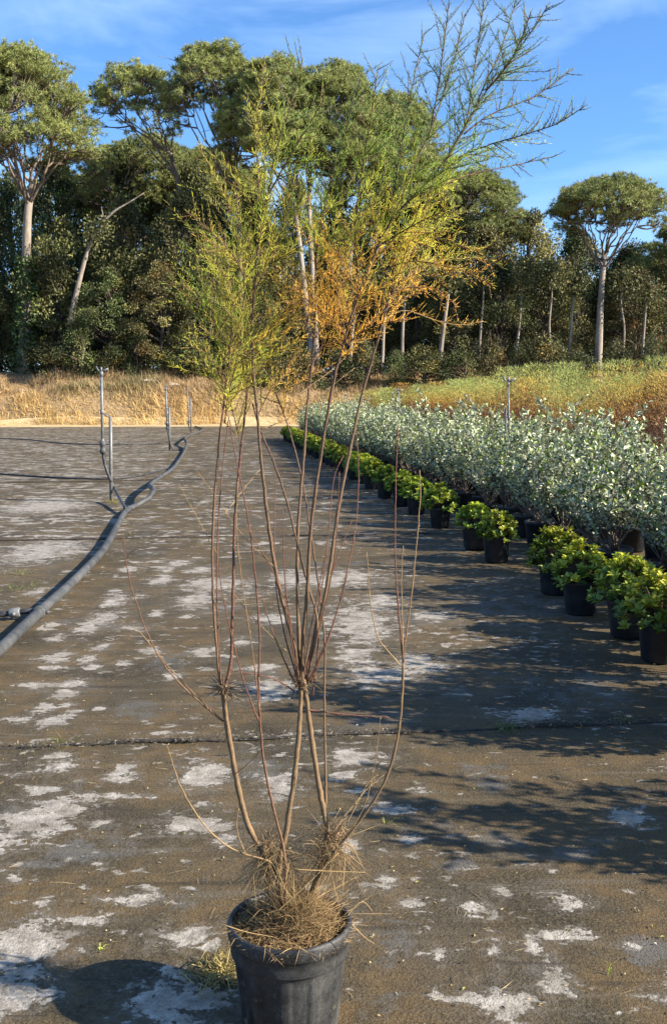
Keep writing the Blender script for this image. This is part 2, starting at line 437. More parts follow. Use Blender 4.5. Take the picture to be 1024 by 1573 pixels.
PATCH = [(45,1460,65,45),(20,1535,60,38),(262,1545,80,45),(280,1445,47,19),(210,1385,50,9),(135,1413,40,8),(295,1267,53,16),(315,1187,40,22),
 (50,1262,60,30),(0,1292,30,22),(95,1240,55,16),(188,1190,22,16),(90,1177,40,9),(30,1190,25,4),(60,1215,28,7),(180,1222,60,5),(88,1161,18,5),
 (20,1353,14,9),(68,1391,12,7),(157,1266,22,6),(88,1010,25,8),(80,1025,20,5),(135,1012,18,6),(143,1024,17,5),(190,1019,12,5),(112,1048,22,8),
 (55,1053,27,5),(102,1065,20,7),(68,1090,18,9),(84,1108,22,11),(30,1105,22,5),(105,1082,14,4),(116,1092,13,3),(152,1089,10,4),(265,1038,15,6),
 (415,1058,40,16),(400,1025,30,7),(255,1125,40,3),(430,1210,30,20),(313,1232,14,8),(540,1008,25,14),(585,1035,55,18),(640,1020,45,16),
 (545,1165,45,14),(522,1190,20,8),(600,1244,36,11),(645,1215,18,5),(545,1216,22,5),(627,1289,22,8),(535,1300,20,16),(590,1355,18,14),(627,1390,21,8),
 (963,1255,32,14),(727,1397,22,14),(759,1407,10,6),(867,1385,30,14),(770,1370,18,8),(902,1372,7,4),(860,1440,28,10),(900,1435,14,12),
 (762,1462,17,18),(822,1460,16,20),(862,1512,24,18),(777,1548,55,24),(677,1472,12,14),(647,1467,10,4),(972,1455,18,8),(1000,1530,30,10),
 (667,1530,10,8),(692,1539,14,5),(812,1098,50,10),(503,893,60,12),(555,960,50,34),(543,1005,25,10),(665,946,30,10),(540,885,35,7),(443,890,30,14),
 (66,847,55,20),(70,779,62,10),(176,922,22,10),(162,948,25,12),(136,963,20,10),(299,922,28,12),(329,898,55,12),(272,865,20,5),(83,979,17,6),
 (154,994,16,6),(233,999,18,5),(314,1001,17,8),(197,874,15,4),(220,915,16,3),(180,907,12,4),(246,891,18,8),(259,876,10,4),(307,876,25,4),
 (290,946,12,4),(211,964,20,5),(241,942,10,5),(79,961,18,6),(53,909,15,5),(25,1330,18,5),(590,925,30,12),(420,950,30,8),(370,985,20,7),
 (250,1310,18,4),(150,1330,14,4),(340,1290,24,8),(455,1130,20,6)]
DIM = [(695,1060,60,14),(740,1195,60,30),(890,1310,80,35),(630,1450,90,60),(600,1550,70,30),(700,1330,60,20),(1000,1480,70,50),(100,1310,120,40),(820,940,180,60),(900,1060,150,40)]

def build_tarp():
    xs = np.concatenate([-np.geomspace(2.4, 60, 60)[::-1], np.arange(-2.37, 2.4, 0.026), np.geomspace(2.4, 60, 60)])
    ys = np.concatenate([np.linspace(-14, 1.9, 20), np.arange(1.92, 7.5, 0.028), np.geomspace(7.52, 58, 170)])
    X, Y = np.meshgrid(xs, ys)
    # clip to the far edge of the bed by sliding rows
    V = along(X, Y); lim = EDGE
    over = V > lim; Y = np.where(over, (lim - X * RD[0]) / RD[1] + (V - lim) * 1e-4, Y)
    fld = np.full(X.shape, -1.2)
    for (px, py, hw, hh) in PATCH:
        c = G(px, py); a = G(px + hw, py); b0 = G(px, py - hh); b1 = G(px, py + hh)
        rx = abs(a[0] - c[0]); ry = abs(b0[1] - b1[1]) / 2; cy = (b0[1] + b1[1]) / 2
        dd = np.sqrt(((X - c[0]) / rx) ** 2 + ((Y - cy) / ry) ** 2)
        fld = np.maximum(fld, np.clip((0.98 - dd) * 0.75, -1.2, 0.5))
    dim = np.zeros(X.shape)
    for (px, py, hw, hh) in DIM:
        c = G(px, py); a = G(px + hw, py); b0 = G(px, py - hh); b1 = G(px, py + hh)
        dd = np.sqrt(((X - c[0]) / abs(a[0] - c[0])) ** 2 + ((Y - (b0[1] + b1[1]) / 2) / (abs(b0[1] - b1[1]) / 2)) ** 2)
        dim = np.maximum(dim, smooth(1.2, 0.3, dd) if False else np.clip(1.15 - dd, 0, 1))
    far = smooth(6.5, 12, Y) * (0.55 + 0.45 * smooth(2.0, -3.0, X + 0.119 * Y)) + 0.5 * smooth(2.5, 3.5, np.abs(X)) * (Y < 6.5)
    Z = 0.006 * (vnoise(X, Y, 2.2, 8) - .5) + 0.004 * (vnoise(X, Y, 9, 9) - .5) + 0.012 * (vnoise(X, Y, .5, 2) - .5)
    mb = MB(); mb.add(np.stack([X, Y, Z], -1).reshape(-1, 3), grid_tris(len(xs), len(ys)), np.stack([fld, dim, far], -1).reshape(-1, 3))
    tag(mb.obj('pavement', m_tarp), kind='structure', label='woven black ground cover under flaking brown silt')
build_tarp()

def build_track():
    mb = MB(); xs = np.linspace(-60, 60, 121); v = np.linspace(EDGE - .25, EDGE + 2.0, 8)
    X, Vv = np.meshgrid(xs, v); Y = (Vv - X * RD[0]) / RD[1]
    Z = terrain_z(X, Y) + 0.02 + 0.05 * vnoise(X, Y, 1.2, 6)
    Z[0] = -0.025
    mb.add(np.stack([X, Y, Z], -1).reshape(-1, 3), grid_tris(len(xs), len(v)))
    tag(mb.obj('path', m_track), kind='structure', label='pale sandy track along the foot of the bank')
build_track()

def seam(p0, p1, x_ext, width, lift, label, seed):
    """overlapping edge of one ground cover sheet, slightly lifted and wavy"""
    a = G(*p0); b = G(*p1); k = (b[1] - a[1]) / (b[0] - a[0])
    xs = np.arange(x_ext[0], x_ext[1], 0.02); y0 = a[1] + (xs - a[0]) * k
    y0 = y0 + 0.035 * (vnoise(xs, xs * 0, 2.2, seed) - .5) + 0.012 * (vnoise(xs, xs * 0, 14, seed + 1) - .5)
    lf = 0.006 + lift * vnoise(xs, xs * 0, 3.0, seed + 2) ** 2
    prof = [(-0.004, 0.000), (-0.006, 0.55), (0.0, 1.0), (0.3 * width, 0.9), (width, 0.15), (width * 1.3, -0.5)]
    V = np.stack([np.stack([xs, y0 + dy, lf * z + 0.001], -1) for dy, z in prof], 0).reshape(-1, 3)
    mb = MB(); mb.add(V, grid_tris(len(xs), len(prof)))
    tag(mb.obj('ground_cover_seam', m_seam), label, kind='structure')
seam((0, 1152), (1024, 1110), (-4, 6), 0.025, 0.020, 'black lifted seam crossing the ground cover behind the pot', 20)
seam((320, 826), (520, 823), (-6, 2.5), 0.05, 0.02, 'dark fold across the middle of the bed', 40)
seam((0, 742), (400, 735), (-14, 2), 0.08, 0.02, 'dark fold in the far part of the bed', 50)

# ------------------------------------------------------------------ dry grass on the bank
def build_bank_grass():
    mb = MB(); N = 75000
    v = EDGE + 1.3 + 6.5 * RNG.random(N) ** 1.1
    x = RNG.uniform(-30, 32, N); y = (v - x * RD[0]) / RD[1]
    z = terrain_z(x, y) - 0.05
    p = np.stack([x, y, z], 1)
    clump = vnoise(x, y, .8, 11); up = smooth(EDGE + 2.8, EDGE + 4.2, v + 1.2 * (vnoise(x, y, .35, 12) - .5))
    straw = np.array([.66, .47, .20]); brown = np.array([.34, .235, .13]); green = np.array([.13, .15, .06]); gold = np.array([.50, .32, .11])
    t = RNG.random((N, 1))
    c = straw * (1 - t) + gold * t
    c = c * (1 - up[:, None] * .8) + brown * up[:, None] * .8
    gm = (smooth(.62, .8, vnoise(x, y, .28, 14)) * RNG.random(N))[:, None] * (0.25 + .75 * up[:, None])
    c = c * (1 - gm) + green * gm
    c = c * RNG.uniform(.65, 1.25, (N, 1))
    d = np.stack([RNG.normal(0, .45, N) + 1.2 * (vnoise(x, y, 1.4, 15) - .5), RNG.normal(0, .35, N) - .25, np.ones(N)], 1)
    L = RNG.uniform(.12, .42, N) * (0.50 + 1.4 * smooth(.3, .8, clump))
    blades(mb, p, d, L, RNG.uniform(.015, .035, N), c)
    tag(mb.obj('dry_grass', m_straw), 'golden dry grass covering the low bank below the wood', kind='stuff', cat='grass')
build_bank_grass()

# ------------------------------------------------------------------ stone pines
def curve3(a, b, sag, n=8):
    a = np.asarray(a); b = np.asarray(b); t = np.linspace(0, 1, n)[:, None]
    m = (a + b) / 2 + sag
    return (1 - t) ** 2 * a + 2 * t * (1 - t) * m + t ** 2 * b

def pine(label, Y, trunk_px, r0, cx, hw, ybot, ytop, seed, nclump=120, dens=1.0, nl=9, flat=1.0, bark=None, ivy=False, dome=0.55, dark=0.0):
    rng = np.random.default_rng(seed)
    base = P(*trunk_px[0], Y); base[2] = min(base[2], float(terrain_z(base[0], base[1])) - .1)
    root = thing('stone_pine', label, 'tree', base)
    pts = [base] + [P(a, b, Y + .15 * i) for i, (a, b) in enumerate(trunk_px)]
    if np.linalg.norm(pts[1] - pts[0]) < .4: pts.pop(1)
    tr = resample(pts, 18); fork = tr[-1]
    mb = MB(); rr = np.linspace(r0 * 1.05, r0 * .55, 18); rr[0] *= 1.35; rr[1] *= 1.1
    tube(mb, tr, rr, 10)
    mb.obj('trunk', bark or m_bark, root, base)
    c0 = P(cx, ybot, Y); ztop = P(cx, ytop, Y)[2]; R = hw * Y / F / 1.0; hgt = ztop - c0[2]
    # clump centres on the dome
    q = []
    nclump = int(nclump * 1.45)
    while len(q) < nclump:
        a = rng.random() * 2 * math.pi; r = math.sqrt(rng.random())
        s = math.sqrt(max(0, 1 - r * r))
        lvl = rng.uniform(.86, 1.0) if rng.random() < dome else rng.uniform(.05, .85)
        lump = 0.93 + .12 * vnoise(np.array([a * 1.4 + seed]), np.array([r * 2.5]), 1.0, seed)[0]
        q.append([c0[0] + R * .92 * r * math.cos(a) * lump, c0[1] + R * .92 * r * math.sin(a) * lump, c0[2] + hgt * (s * lvl * .93 + .02) * (lump if r < .8 else 1)])
    q = np.array(q)
    # limbs
    ends = []
    for k in range(nl):
        a = k * 2 * math.pi / nl + rng.uniform(-.3, .3); r = R * rng.uniform(.40, .68)
        ends.append([c0[0] + r * math.cos(a), c0[1] + r * math.sin(a), c0[2] + hgt * rng.uniform(.18, .42)])
    ends += [[c0[0] + R * rng.uniform(-.2, .2), c0[1] + R * rng.uniform(-.2, .2), c0[2] + hgt * .55] for _ in range(2)]
    ends = np.array(ends); bm = MB(); lim = []
    for e in ends:
        st = tr[rng.integers(15, 18)]
        out = e - st; sag = np.array([-out[0] * .05, -out[1] * .05, -0.10 * np.linalg.norm(out)]) + rng.normal(0, .3, 3)
        cv = curve3(st, e, sag, 10); cv[1:-1] += rng.normal(0, .07, (8, 3)); lim.append(cv)
        tube(bm, cv, np.linspace(r0 * .24, r0 * .09, 10), 6)
    nodes = np.concatenate([c[3:] for c in lim])
    for cc in q:
        dd = np.linalg.norm(nodes - cc, axis=1) + 2.0 * np.maximum(0, nodes[:, 2] - cc[2] + .2)
        s = nodes[np.argmin(dd)]
        cv = curve3(s, cc, np.array([0, 0, -.15 * np.linalg.norm(cc - s)]) + rng.normal(0, .15, 3), 6)
        tube(bm, cv, np.linspace(.055, .02, 6), 4, cap=False)
        for _ in range(2):
            e2 = cc + rng.normal(0, .55, 3) * np.array([1, 1, .4]); tube(bm, curve3(cv[3], e2, rng.normal(0, .1, 3), 4), np.linspace(.03, .012, 4), 3, cap=False)
    bm.obj('limbs', m_bark, root, base)
    # needles: pom-pom tufts gathered into clumps
    fm = MB(); K = 28
    for cc in q:
        n = int(20 * dens * rng.uniform(.6, 1.35)); rx = R * .135 * rng.uniform(.7, 1.35) + .25; rz = rx * .50 * flat
        u = norm(rng.normal(size=(n, 3))) * (rng.random((n, 1)) ** .40); u[:, 2] = np.abs(u[:, 2]) * 1.2 - .30
        p = cc + u * np.array([rx, rx, rz])
        base_c = np.array([.245, .275, .090]) * (1 - dark) + np.array([.14, .165, .058]) * dark
        tint = rng.uniform(.80, 1.18) * base_c + np.array([.040, .022, 0]) * rng.random() ** 2
        pp = np.repeat(p, K, 0); nn = len(pp)
        d = norm(rng.normal(size=(nn, 3)) + np.repeat(norm(u + np.array([0, 0, .7])), K, 0) * .75)
        s = norm(np.cross(d, rng.normal(size=(nn, 3)))); L = rng.uniform(.16, .34, (nn, 1)); wd = rng.uniform(.012, .024, (nn, 1))
        v = np.stack([pp + d * .04 - s * wd, pp + d * .04 + s * wd, pp + d * L], 1).reshape(-1, 3)
        col = np.repeat(np.repeat(tint * rng.uniform(.72, 1.25, (n, 1)), K, 0), 3, 0)
        fm.add(v, np.arange(nn * 3).reshape(-1, 3), col)
    fm.obj('crown', m_pine, root, base, smooth_shade=False)
    if ivy:
        im = MB(); n = 2600; t = rng.random(n) ** .8; i = t * 10.5; c = np.stack([np.interp(i, np.arange(18), tr[:, k]) for k in range(3)], 1)
        a = rng.random(n) * 2 * np.pi; rr_ = r0 * (1.05 + .9 * rng.random(n) * (1 - .4 * t))
        o = np.stack([np.cos(a), np.sin(a), np.zeros(n)], 1); p = c + o * rr_[:, None]
        leaves(im, p, o * .5 + rng.normal(size=(n, 3)) * .5 + np.array([0, 0, -.4]), o + rng.normal(size=(n, 3)) * .3, .20, .17, np.array([.055, .085, .022]) * rng.uniform(.5, 1.5, (n, 1)))
        im.obj('ivy', m_ivy, root, base)
    return root

pine('tall stone pine with pale forked trunk and ivy at the left edge', 61, [(37, 562), (40, 480), (41, 400), (43, 330), (50, 282)], .36, 30, 128, 250, 62, 1, 190, 1.1, 15, ivy=True, bark=m_bark_pale)
pine('open crowned stone pine right of the leftmost pine', 66, [(292, 560), (286, 400), (277, 300), (262, 235)], .24, 208, 72, 200, 90, 2, 72, .65, 11, dome=.88)
pine('stone pine with a tall open crown above a bare fork', 64, [(368, 560), (368, 400), (367, 330), (362, 275)], .28, 328, 76, 195, 62, 3, 100, .72, 13, dome=.85)
pine('stone pine with white leaning trunk behind the left stems', 62, [(478, 562), (470, 470), (458, 360), (448, 290)], .22, 420, 92, 245, 74, 4, 150, .95, 10, bark=m_bark_pale)
pine('stone pine with straight pale trunk behind the middle stems', 63, [(486, 562), (480, 430), (475, 330), (476, 262)], .22, 505, 96, 260, 90, 5, 160, 1.0, 10, bark=m_bark_pale)
pine('stone pine behind the green right half of the tamarisk', 67, [(548, 562), (536, 430), (545, 330), (560, 290)], .25, 602, 98, 310, 134, 6, 150, 1.0, 9)
pine('broad low stone pine right of the tamarisk crown', 72, [(684, 556), (692, 470), (705, 400), (715, 370)], .25, 718, 92, 372, 254, 7, 140, .95, 9, dark=.35, bark=m_bark_pale)
pine('umbrella shaped stone pine standing alone at the right', 61.5, [(918, 556), (921, 480), (925, 420), (928, 388)], .25, 934, 92, 352, 270, 8, 105, .75, 15, dark=.25, bark=m_bark_pale, dome=.78)
pine('dark stone pine cut by the right edge', 69, [(1042, 556), (1040, 470), (1036, 430)], .25, 1036, 78, 440, 342, 9, 90, .9, 8, dark=.6)
pine('low dark pine top between the two left pines', 73, [(225, 556), (222, 400), (220, 330)], .25, 222, 112, 330, 208, 10, 150, 1.0, 8, dark=.45)
pine('low pine top under the open fork at the left', 75, [(300, 556), (303, 400), (305, 330)], .25, 322, 78, 320, 226, 11, 110, 1.0, 8, dark=.3)

# ------------------------------------------------------------------ broad-leaved wood
def oak_meshes(seed, autumn, hgt=9.0, hw=3.4, n_cl=100, per=150, low=.06, leaf=.175):
    rng = np.random.default_rng(seed)
    tb = MB(); tr = resample([(0, 0, -.3), (rng.uniform(-.2, .2), 0, hgt * .3), (rng.uniform(-.5, .5), rng.uniform(-.4, .4), hgt * .62), (rng.uniform(-.6, .6), 0, hgt * .9)], 14)
    tube(tb, tr, np.linspace(.19, .04, 14), 8)
    fm = MB()
    for i in range(n_cl):
        h = low + (1 - low) * rng.random() ** .8
        prof = hw * (0.55 + .45 * math.sin(min(1, h * 1.15) * math.pi)) * (1 if h < .75 else max(.15, 1 - ((h - .75) / .25) ** 1.6))
        a = rng.random() * 2 * math.pi; r = prof * math.sqrt(rng.uniform(.25, 1)) * rng.uniform(.8, 1.08)
        c = np.array([r * math.cos(a), r * math.sin(a), h * hgt * .96])
        s = tr[min(13, int(h * 11))]
        tube(tb, curve3(s, c, rng.normal(0, .2, 3), 5), np.linspace(.05, .015, 5), 4, cap=False)
        n = int(per * rng.uniform(.6, 1.4)); rx = rng.uniform(.5, .95)
        u = norm(rng.normal(size=(n, 3))) * (rng.random((n, 1)) ** .4)
        p = c + u * np.array([rx, rx, rx * .75])
        g = np.array([.045, .064, .019]); o = np.array([.185, .168, .058]); b = np.array([.24, .15, .045])
        k = rng.random()
        base = g * (1 - autumn) + o * autumn if k < .75 else (o if k < .92 else b) * (0.4 + .6 * autumn) + g * (.6 - .6 * autumn)
        col = base * rng.choice([.5, .8, 1.1, 1.8]) * rng.uniform(.6, 1.4, (n, 1))  # random clump brightness, kept wide to paint shaded gaps into the crown colour
        leaves(fm, p, u + rng.normal(size=(n, 3)) * .7, u * .8 + rng.normal(size=(n, 3)) * .6 + np.array([0, 0, .4]), leaf * rng.uniform(.7, 1.3, n), leaf * .62, col)
    return tb.mesh('trunk', m_bark_dark), fm.mesh('crown', m_leaf, False)

OAK = [oak_meshes(100, .15), oak_meshes(101, .60), oak_meshes(102, .35, n_cl=80), oak_meshes(103, .95, n_cl=80), oak_meshes(104, .05), oak_meshes(105, .55, n_cl=40, per=70, low=.35)]
BUSH = [oak_meshes(110, .10, 3.0, 1.9, 34, 130, .0, .14), oak_meshes(111, .45, 2.6, 1.9, 30, 130, .0, .14)]

def oak(label, px, ytop, hwpx, Y, var, rz, name='oak_tree', ms=None, group='trees of the wood behind the bank'):
    x = P(px, 560, Y)[0]; zb = float(terrain_z(x, Y)); zt = P(px, ytop, Y)[2]
    src = (ms or OAK)[var]; h0 = 9.0 if ms is None else (3.0, 2.6)[var]; w0 = 3.4 if ms is None else 1.9
    sw = hwpx * Y / F / w0
    o = thing(name, label, 'tree' if ms is None else 'bush', (x, Y, zb), group, rz, (sw, sw, (zt - zb) / h0))
    child('trunk', src[0], o); child('crown', src[1], o)

oaks = [
 (-12, 285, 70, 66, 0, 'dark evergreen tree behind the left edge pine trunk'),
 (95, 235, 78, 71, 4, 'dark tall tree right of the left edge pine'),
 (205, 225, 80, 71, 4, 'dark tree below the open crowned pine'),
 (300, 250, 70, 70, 0, 'dark green tree left of the bare forked pine'),
 (2, 470, 50, 66, 0, 'low dark tree behind the ivy clad trunk'),
 (98, 335, 72, 62.5, 2, 'olive tree behind the leaning bare trunk'),
 (196, 300, 74, 63.5, 1, 'brownish tree right of the leaning bare trunk'),
 (290, 285, 76, 62.5, 1, 'olive brown tree left of the leafy left stems'),
 (-15, 410, 50, 63.5, 1, 'lower olive tree at the left edge'),
 (92, 400, 44, 62.6, 2, 'mid height tree just right of the ivy trunk'),
 (170, 410, 58, 60.4, 0, 'dark mid height tree under the leaning trunk'),
 (248, 400, 56, 60.2, 3, 'yellowing tree at the wood edge left of the tamarisk'),
 (325, 385, 60, 60.6, 1, 'olive tree behind the left tamarisk foliage'),
 (390, 300, 66, 68, 0, 'dark tree behind the bare forked pine trunk'),
 (430, 360, 55, 66, 3, 'tawny tree between the two pale pine trunks and the fork'),
 (520, 330, 74, 71, 2, 'dark tree behind the orange foliage'),
 (600, 300, 70, 71, 4, 'dark green tree behind the right stems'),
 (400, 440, 50, 61.0, 0, 'low dark tree behind the left stems'),
 (545, 430, 60, 66, 5, 'thin tree behind the pale pine trunks'),
 (640, 380, 60, 66, 2, 'green tree at the right side of the tamarisk'),
 (665, 290, 60, 74, 1, 'olive tree top beside the broad low pine'),
 (742, 345, 70, 68, 1, 'olive brown tree under the broad low pine'),
 (812, 322, 66, 71, 3, 'tawny rounded tree between the right pines'),
 (700, 430, 50, 62.5, 2, 'green tree right of the orange foliage'),
 (768, 400, 54, 63, 0, 'dark green ivy-like tree in the right wood'),
 (835, 400, 58, 64, 1, 'olive brown tree left of the umbrella pine trunk'),
 (880, 350, 60, 73, 4, 'dark tree behind the umbrella pine trunk'),
 (880, 440, 46, 65, 5, 'thin brown tree beside the umbrella pine trunk'),
 (962, 372, 58, 72, 0, 'dark tree right of the umbrella pine trunk'),
 (975, 410, 58, 65, 1, 'olive tree lit by the sun near the right edge'),
 (1035, 400, 50, 66, 2, 'green tree cut by the right edge'),
]
for i, px in enumerate(range(-40, 1090, 62)):      # deeper rank that closes the wood
    yt = np.interp(px, [-40, 60, 200, 330, 640, 720, 800, 1090], [270, 250, 240, 260, 270, 330, 365, 385]) + 14 * math.sin(i * 2.4)
    oaks.append((px, yt, 62, 79 + 2 * (i % 2), (0, 4, 2, 1)[i % 4], 'tree in the deeper rank of the wood seen between nearer trunks'))
for i, px in enumerate(range(-30, 1090, 70)):
    oaks.append((px, 425 + 15 * math.sin(i * 1.7), 68, 87, (4, 0)[i % 2], 'tree in the deeper rank of the wood seen between nearer trunks'))
for i, (px, yt, hw_, Y, va, lab) in enumerate(oaks):
    oak(lab, px, yt, hw_, Y, va, i * 1.37)
spots = [(-25, 512), (84, 530), (128, 505), (172, 535), (212, 512), (262, 540), (300, 522), (352, 505), (398, 538), (442, 528), (512, 540), (562, 528), (606, 543), (650, 536), (712, 540), (752, 524), (796, 540), (838, 520), (884, 544), (950, 530), (1000, 520)]
BUSHLAB = 'low bush at the foot of the wood above the dry bank'
for i, (px, yt) in enumerate(spots):
    oak(BUSHLAB, px, yt, 22 + 9 * (i * 7 % 4), 59.2 + .5 * (i % 2), i % 2, i * 2.1, 'bush', BUSH, 'bushes along the foot of the wood')

def slender(label, Y, pts, r0, leafy=True, seed=1, limbs=()):
    rng = np.random.default_rng(seed)
    tr = resample([P(a, b, Y) for a, b in pts], 16); base = tr[0].copy()
    root = thing('slender_tree', label, 'tree', base)
    mb = MB(); tube(mb, tr, np.linspace(r0, r0 * .4, 16), 8); mb.obj('trunk', m_bark_pale, root, base)
    for L in limbs:
        mb = MB(); tube(mb, resample([P(a, b, Y) for a, b in L], 10), np.linspace(r0 * .45, .02, 10), 6); mb.obj('limb', m_bark_pale, root, base)
    fm = MB()
    for c in tr[-4:]:
        n = 160; u = norm(rng.normal(size=(n, 3))); p = c + u * rng.random((n, 1)) * np.array([1.2, 1.2, .8])
        leaves(fm, p, rng.normal(size=(n, 3)), rng.normal(size=(n, 3)) + [0, 0, .5], .2, .12, np.array([.10, .10, .035]) * rng.uniform(.6, 1.4, (n, 1)))
    fm.obj('crown', m_leaf, root, base, smooth_shade=False)

slender('pale bare trunk leaning right in the left part of the wood', 59.6, [(108, 500), (120, 440), (137, 380), (158, 342)], .19, seed=2, limbs=[[(158, 342), (175, 325), (200, 310), (222, 296)], [(150, 358), (158, 335), (156, 318)]])
slender('slim white trunk right of the orange foliage', 60.2, [(674, 560), (680, 510), (687, 460), (693, 415)], .15, seed=3)
slender('slim white trunk just left of the orange twigs', 60.4, [(617, 570), (618, 510), (621, 460), (620, 420)], .12, seed=4)
slender('short white trunk between the two right stems', 60.6, [(536, 570), (540, 520), (545, 470), (548, 430)], .13, seed=5)
slender('short white trunk beside the rightmost dark stem', 60.3, [(586, 570), (588, 530), (590, 470), (586, 430)], .11, seed=6)
slender('thin grey trunk left of the umbrella pine', 62.2, [(872, 556), (876, 510), (880, 460), (888, 425)], .10, seed=7)
slender('thin pale trunk near the right edge of the wood', 61.6, [(985, 556), (988, 510), (992, 465), (996, 440)], .10, seed=8)

for i, (lab, Y, pts, r0) in enumerate([
    ('thin dark trunk between the leaning trunk and the tamarisk', 61.2, [(205, 560), (207, 500), (203, 440), (208, 390)], .09),
    ('slim trunk just left of the leafy left stems', 61.0, [(262, 560), (258, 500), (263, 450), (259, 400)], .08),
    ('slim upright trunk under the broad low pine', 61.3, [(735, 556), (738, 500), (742, 450), (739, 405)], .09),
    ('thin leaning trunk in the middle of the right wood', 61.8, [(790, 556), (797, 500), (801, 450), (812, 405)], .09),
    ('slim trunk left of the umbrella pine, nearer the middle', 61.4, [(846, 556), (843, 500), (847, 450), (845, 410)], .08),
    ('thin pale trunk right of the umbrella pine', 61.5, [(955, 556), (958, 505), (953, 460), (960, 420)], .08)]):
    slender(lab, Y, pts, r0, seed=20 + i)

# ------------------------------------------------------------------ feathery block behind the silver shrubs
def build_feather():
    mb = MB(); rng = np.random.default_rng(55)
    n_b = 0
    for v in np.arange(9.0, 44, .85):
        for u in np.arange(6.6, 9.8, .85):
            uu = u + rng.uniform(-.2, .2) - .02; vv = v + rng.uniform(-.2, .2)
            x, y = (RP * uu + RD * vv)
            if x / y > .46: continue
            front = u < 7.4
            n = int((3000 if front else 1700) * (1.0 if v < 16 else .75))
            top = (2.14 - .010 * (v - 12)) * rng.uniform(.82, 1.10)
            h = top * (rng.random(n) ** .75); 
            a = rng.random(n) * 2 * np.pi; r = (0.10 + .52 * np.sin(np.clip(h / top, 0, 1) * np.pi * .9)) * np.sqrt(rng.random(n)) * (1 + .25 * np.sin(a * 3 + v))
            p = np.stack([x + r * np.cos(a), y + r * np.sin(a), .08 + h * .93], 1)
            d = np.stack([np.cos(a) * .6 + rng.normal(0, .45, n), np.sin(a) * .6 + rng.normal(0, .6, n), rng.uniform(.2, 1.2, n)], 1)
            t = h / top + rng.normal(0, .13) + rng.normal(0, .06, n)
            rust = np.array([.115, .052, .025]); orange = np.array([.36, .185, .05]) + np.array([.26, .12, 0]) * (rng.random() < .3); yel = np.array([.56, .42, .085]); grn = np.array([.32, .35, .10])
            k1 = smooth(.58, .74, t)[:, None]; k2 = smooth(.68, .82, t)[:, None]; k3 = smooth(.76, .92, t)[:, None]
            c = rust * (1 - k1) + orange * k1; c = c * (1 - k2) + yel * k2; c = c * (1 - k3) + grn * k3
            c = c * rng.uniform(.6, 1.35, (n, 1)) * rng.uniform(.85, 1.15)
            blades(mb, p, d, rng.uniform(.035, .11, n), rng.uniform(.004, .009, n) * (1 + .02 * v), c, bend=np.stack([rng.normal(0, .15, n), rng.normal(0, .15, n), np.full(n, -.05)], 1))
            n_b += n
    tag(mb.obj('feathery_shrubs', m_feather), 'mass of feathery shrubs, rust brown below and green at the tips', 'shrubs', kind='stuff')
build_feather()

# ------------------------------------------------------------------ potted rows
def pot_mesh(r=.128, h=.24, mat=None, taper=.80):
    mb = MB(); rb = r * taper
    lathe(mb, [(0, .004), (rb * .9, .004), (rb, .015), (r * .955, h * .84), (r * .965, h * .845), (r * .99, h * .85), (r * 1.0, h * .93), (r * 1.02, h * .985), (r * 1.0, h), (r * .95, h), (r * .93, h * .93), (0, h * .90)], 26)
    return mb.mesh('pot', mat or m_pot2)
POT = pot_mesh(); POTB = pot_mesh(.15, .25)

def silver_meshes(seed, hgt, n_st=18):
    rng = np.random.default_rng(seed); tb = MB(); fm = MB()
    tops = []
    for i in range(n_st):
        a = rng.random() * 2 * np.pi; r = .33 * math.sqrt(rng.random())
        e = np.array([r * math.cos(a), r * math.sin(a), hgt * (rng.uniform(.70, .98) if i > 2 else rng.uniform(1.0, 1.12)) * (1 - .35 * (r / .33) ** 2)])
        cv = curve3([rng.normal(0, .02), rng.normal(0, .02), .22], e, np.array([e[0] * .35, e[1] * .35, -.05]) + rng.normal(0, .02, 3), 12)
        tube(tb, cv, np.linspace(.006, .002, 12), 4, cap=False); tops.append(cv)
        for _ in range(6):
            k = rng.integers(3, 11); s = cv[k]; a2 = rng.random() * 2 * np.pi
            e2 = s + np.array([math.cos(a2) * .13, math.sin(a2) * .13, .16]) * rng.uniform(.6, 1.3)
            c2 = curve3(s, e2, [0, 0, -.02], 7); tube(tb, c2, np.linspace(.0028, .0014, 7), 3, cap=False); tops.append(c2)
    for cv in tops:
        m = 26 if len(cv) == 12 else 13
        t = rng.random(m) * (.66 if len(cv) == 12 else .95) + (.34 if len(cv) == 12 else .05)
        i = t * (len(cv) - 1); p = np.stack([np.interp(i, np.arange(len(cv)), cv[:, k]) for k in range(3)], 1)
        ax = norm(cv[-1] - cv[-2]); o = norm(rng.normal(size=(m, 3))); o = norm(o - (o @ ax)[:, None] * ax)
        d = norm(o * .85 + ax * .65)
        g = np.array([.34, .40, .23]); wv = np.array([.64, .65, .51]); kk = rng.random((m, 1))
        col = np.where(rng.random((m, 1)) < .36, np.array([[.10, .135, .065]]), g * (1 - kk) + wv * kk) * rng.uniform(.8, 1.12, (m, 1))  # random dark leaf colour stands in for the shaded gaps inside the shrub
        if t.max() > 0: col = col * (1 - .0) + np.array([.03, .06, -.05]) * (t > .8)[:, None]
        leaves(fm, p, d, ax[None] - d * .5 + rng.normal(size=(m, 3)) * .35, rng.uniform(.036, .056, m), rng.uniform(.020, .029, m), col, six=True)
    return tb.mesh('stems', m_bark), fm.mesh('foliage', m_silver)
SIL = [silver_meshes(200 + i, h) for i, h in enumerate((1.34, 1.24, 1.40, 1.15, 1.28))]

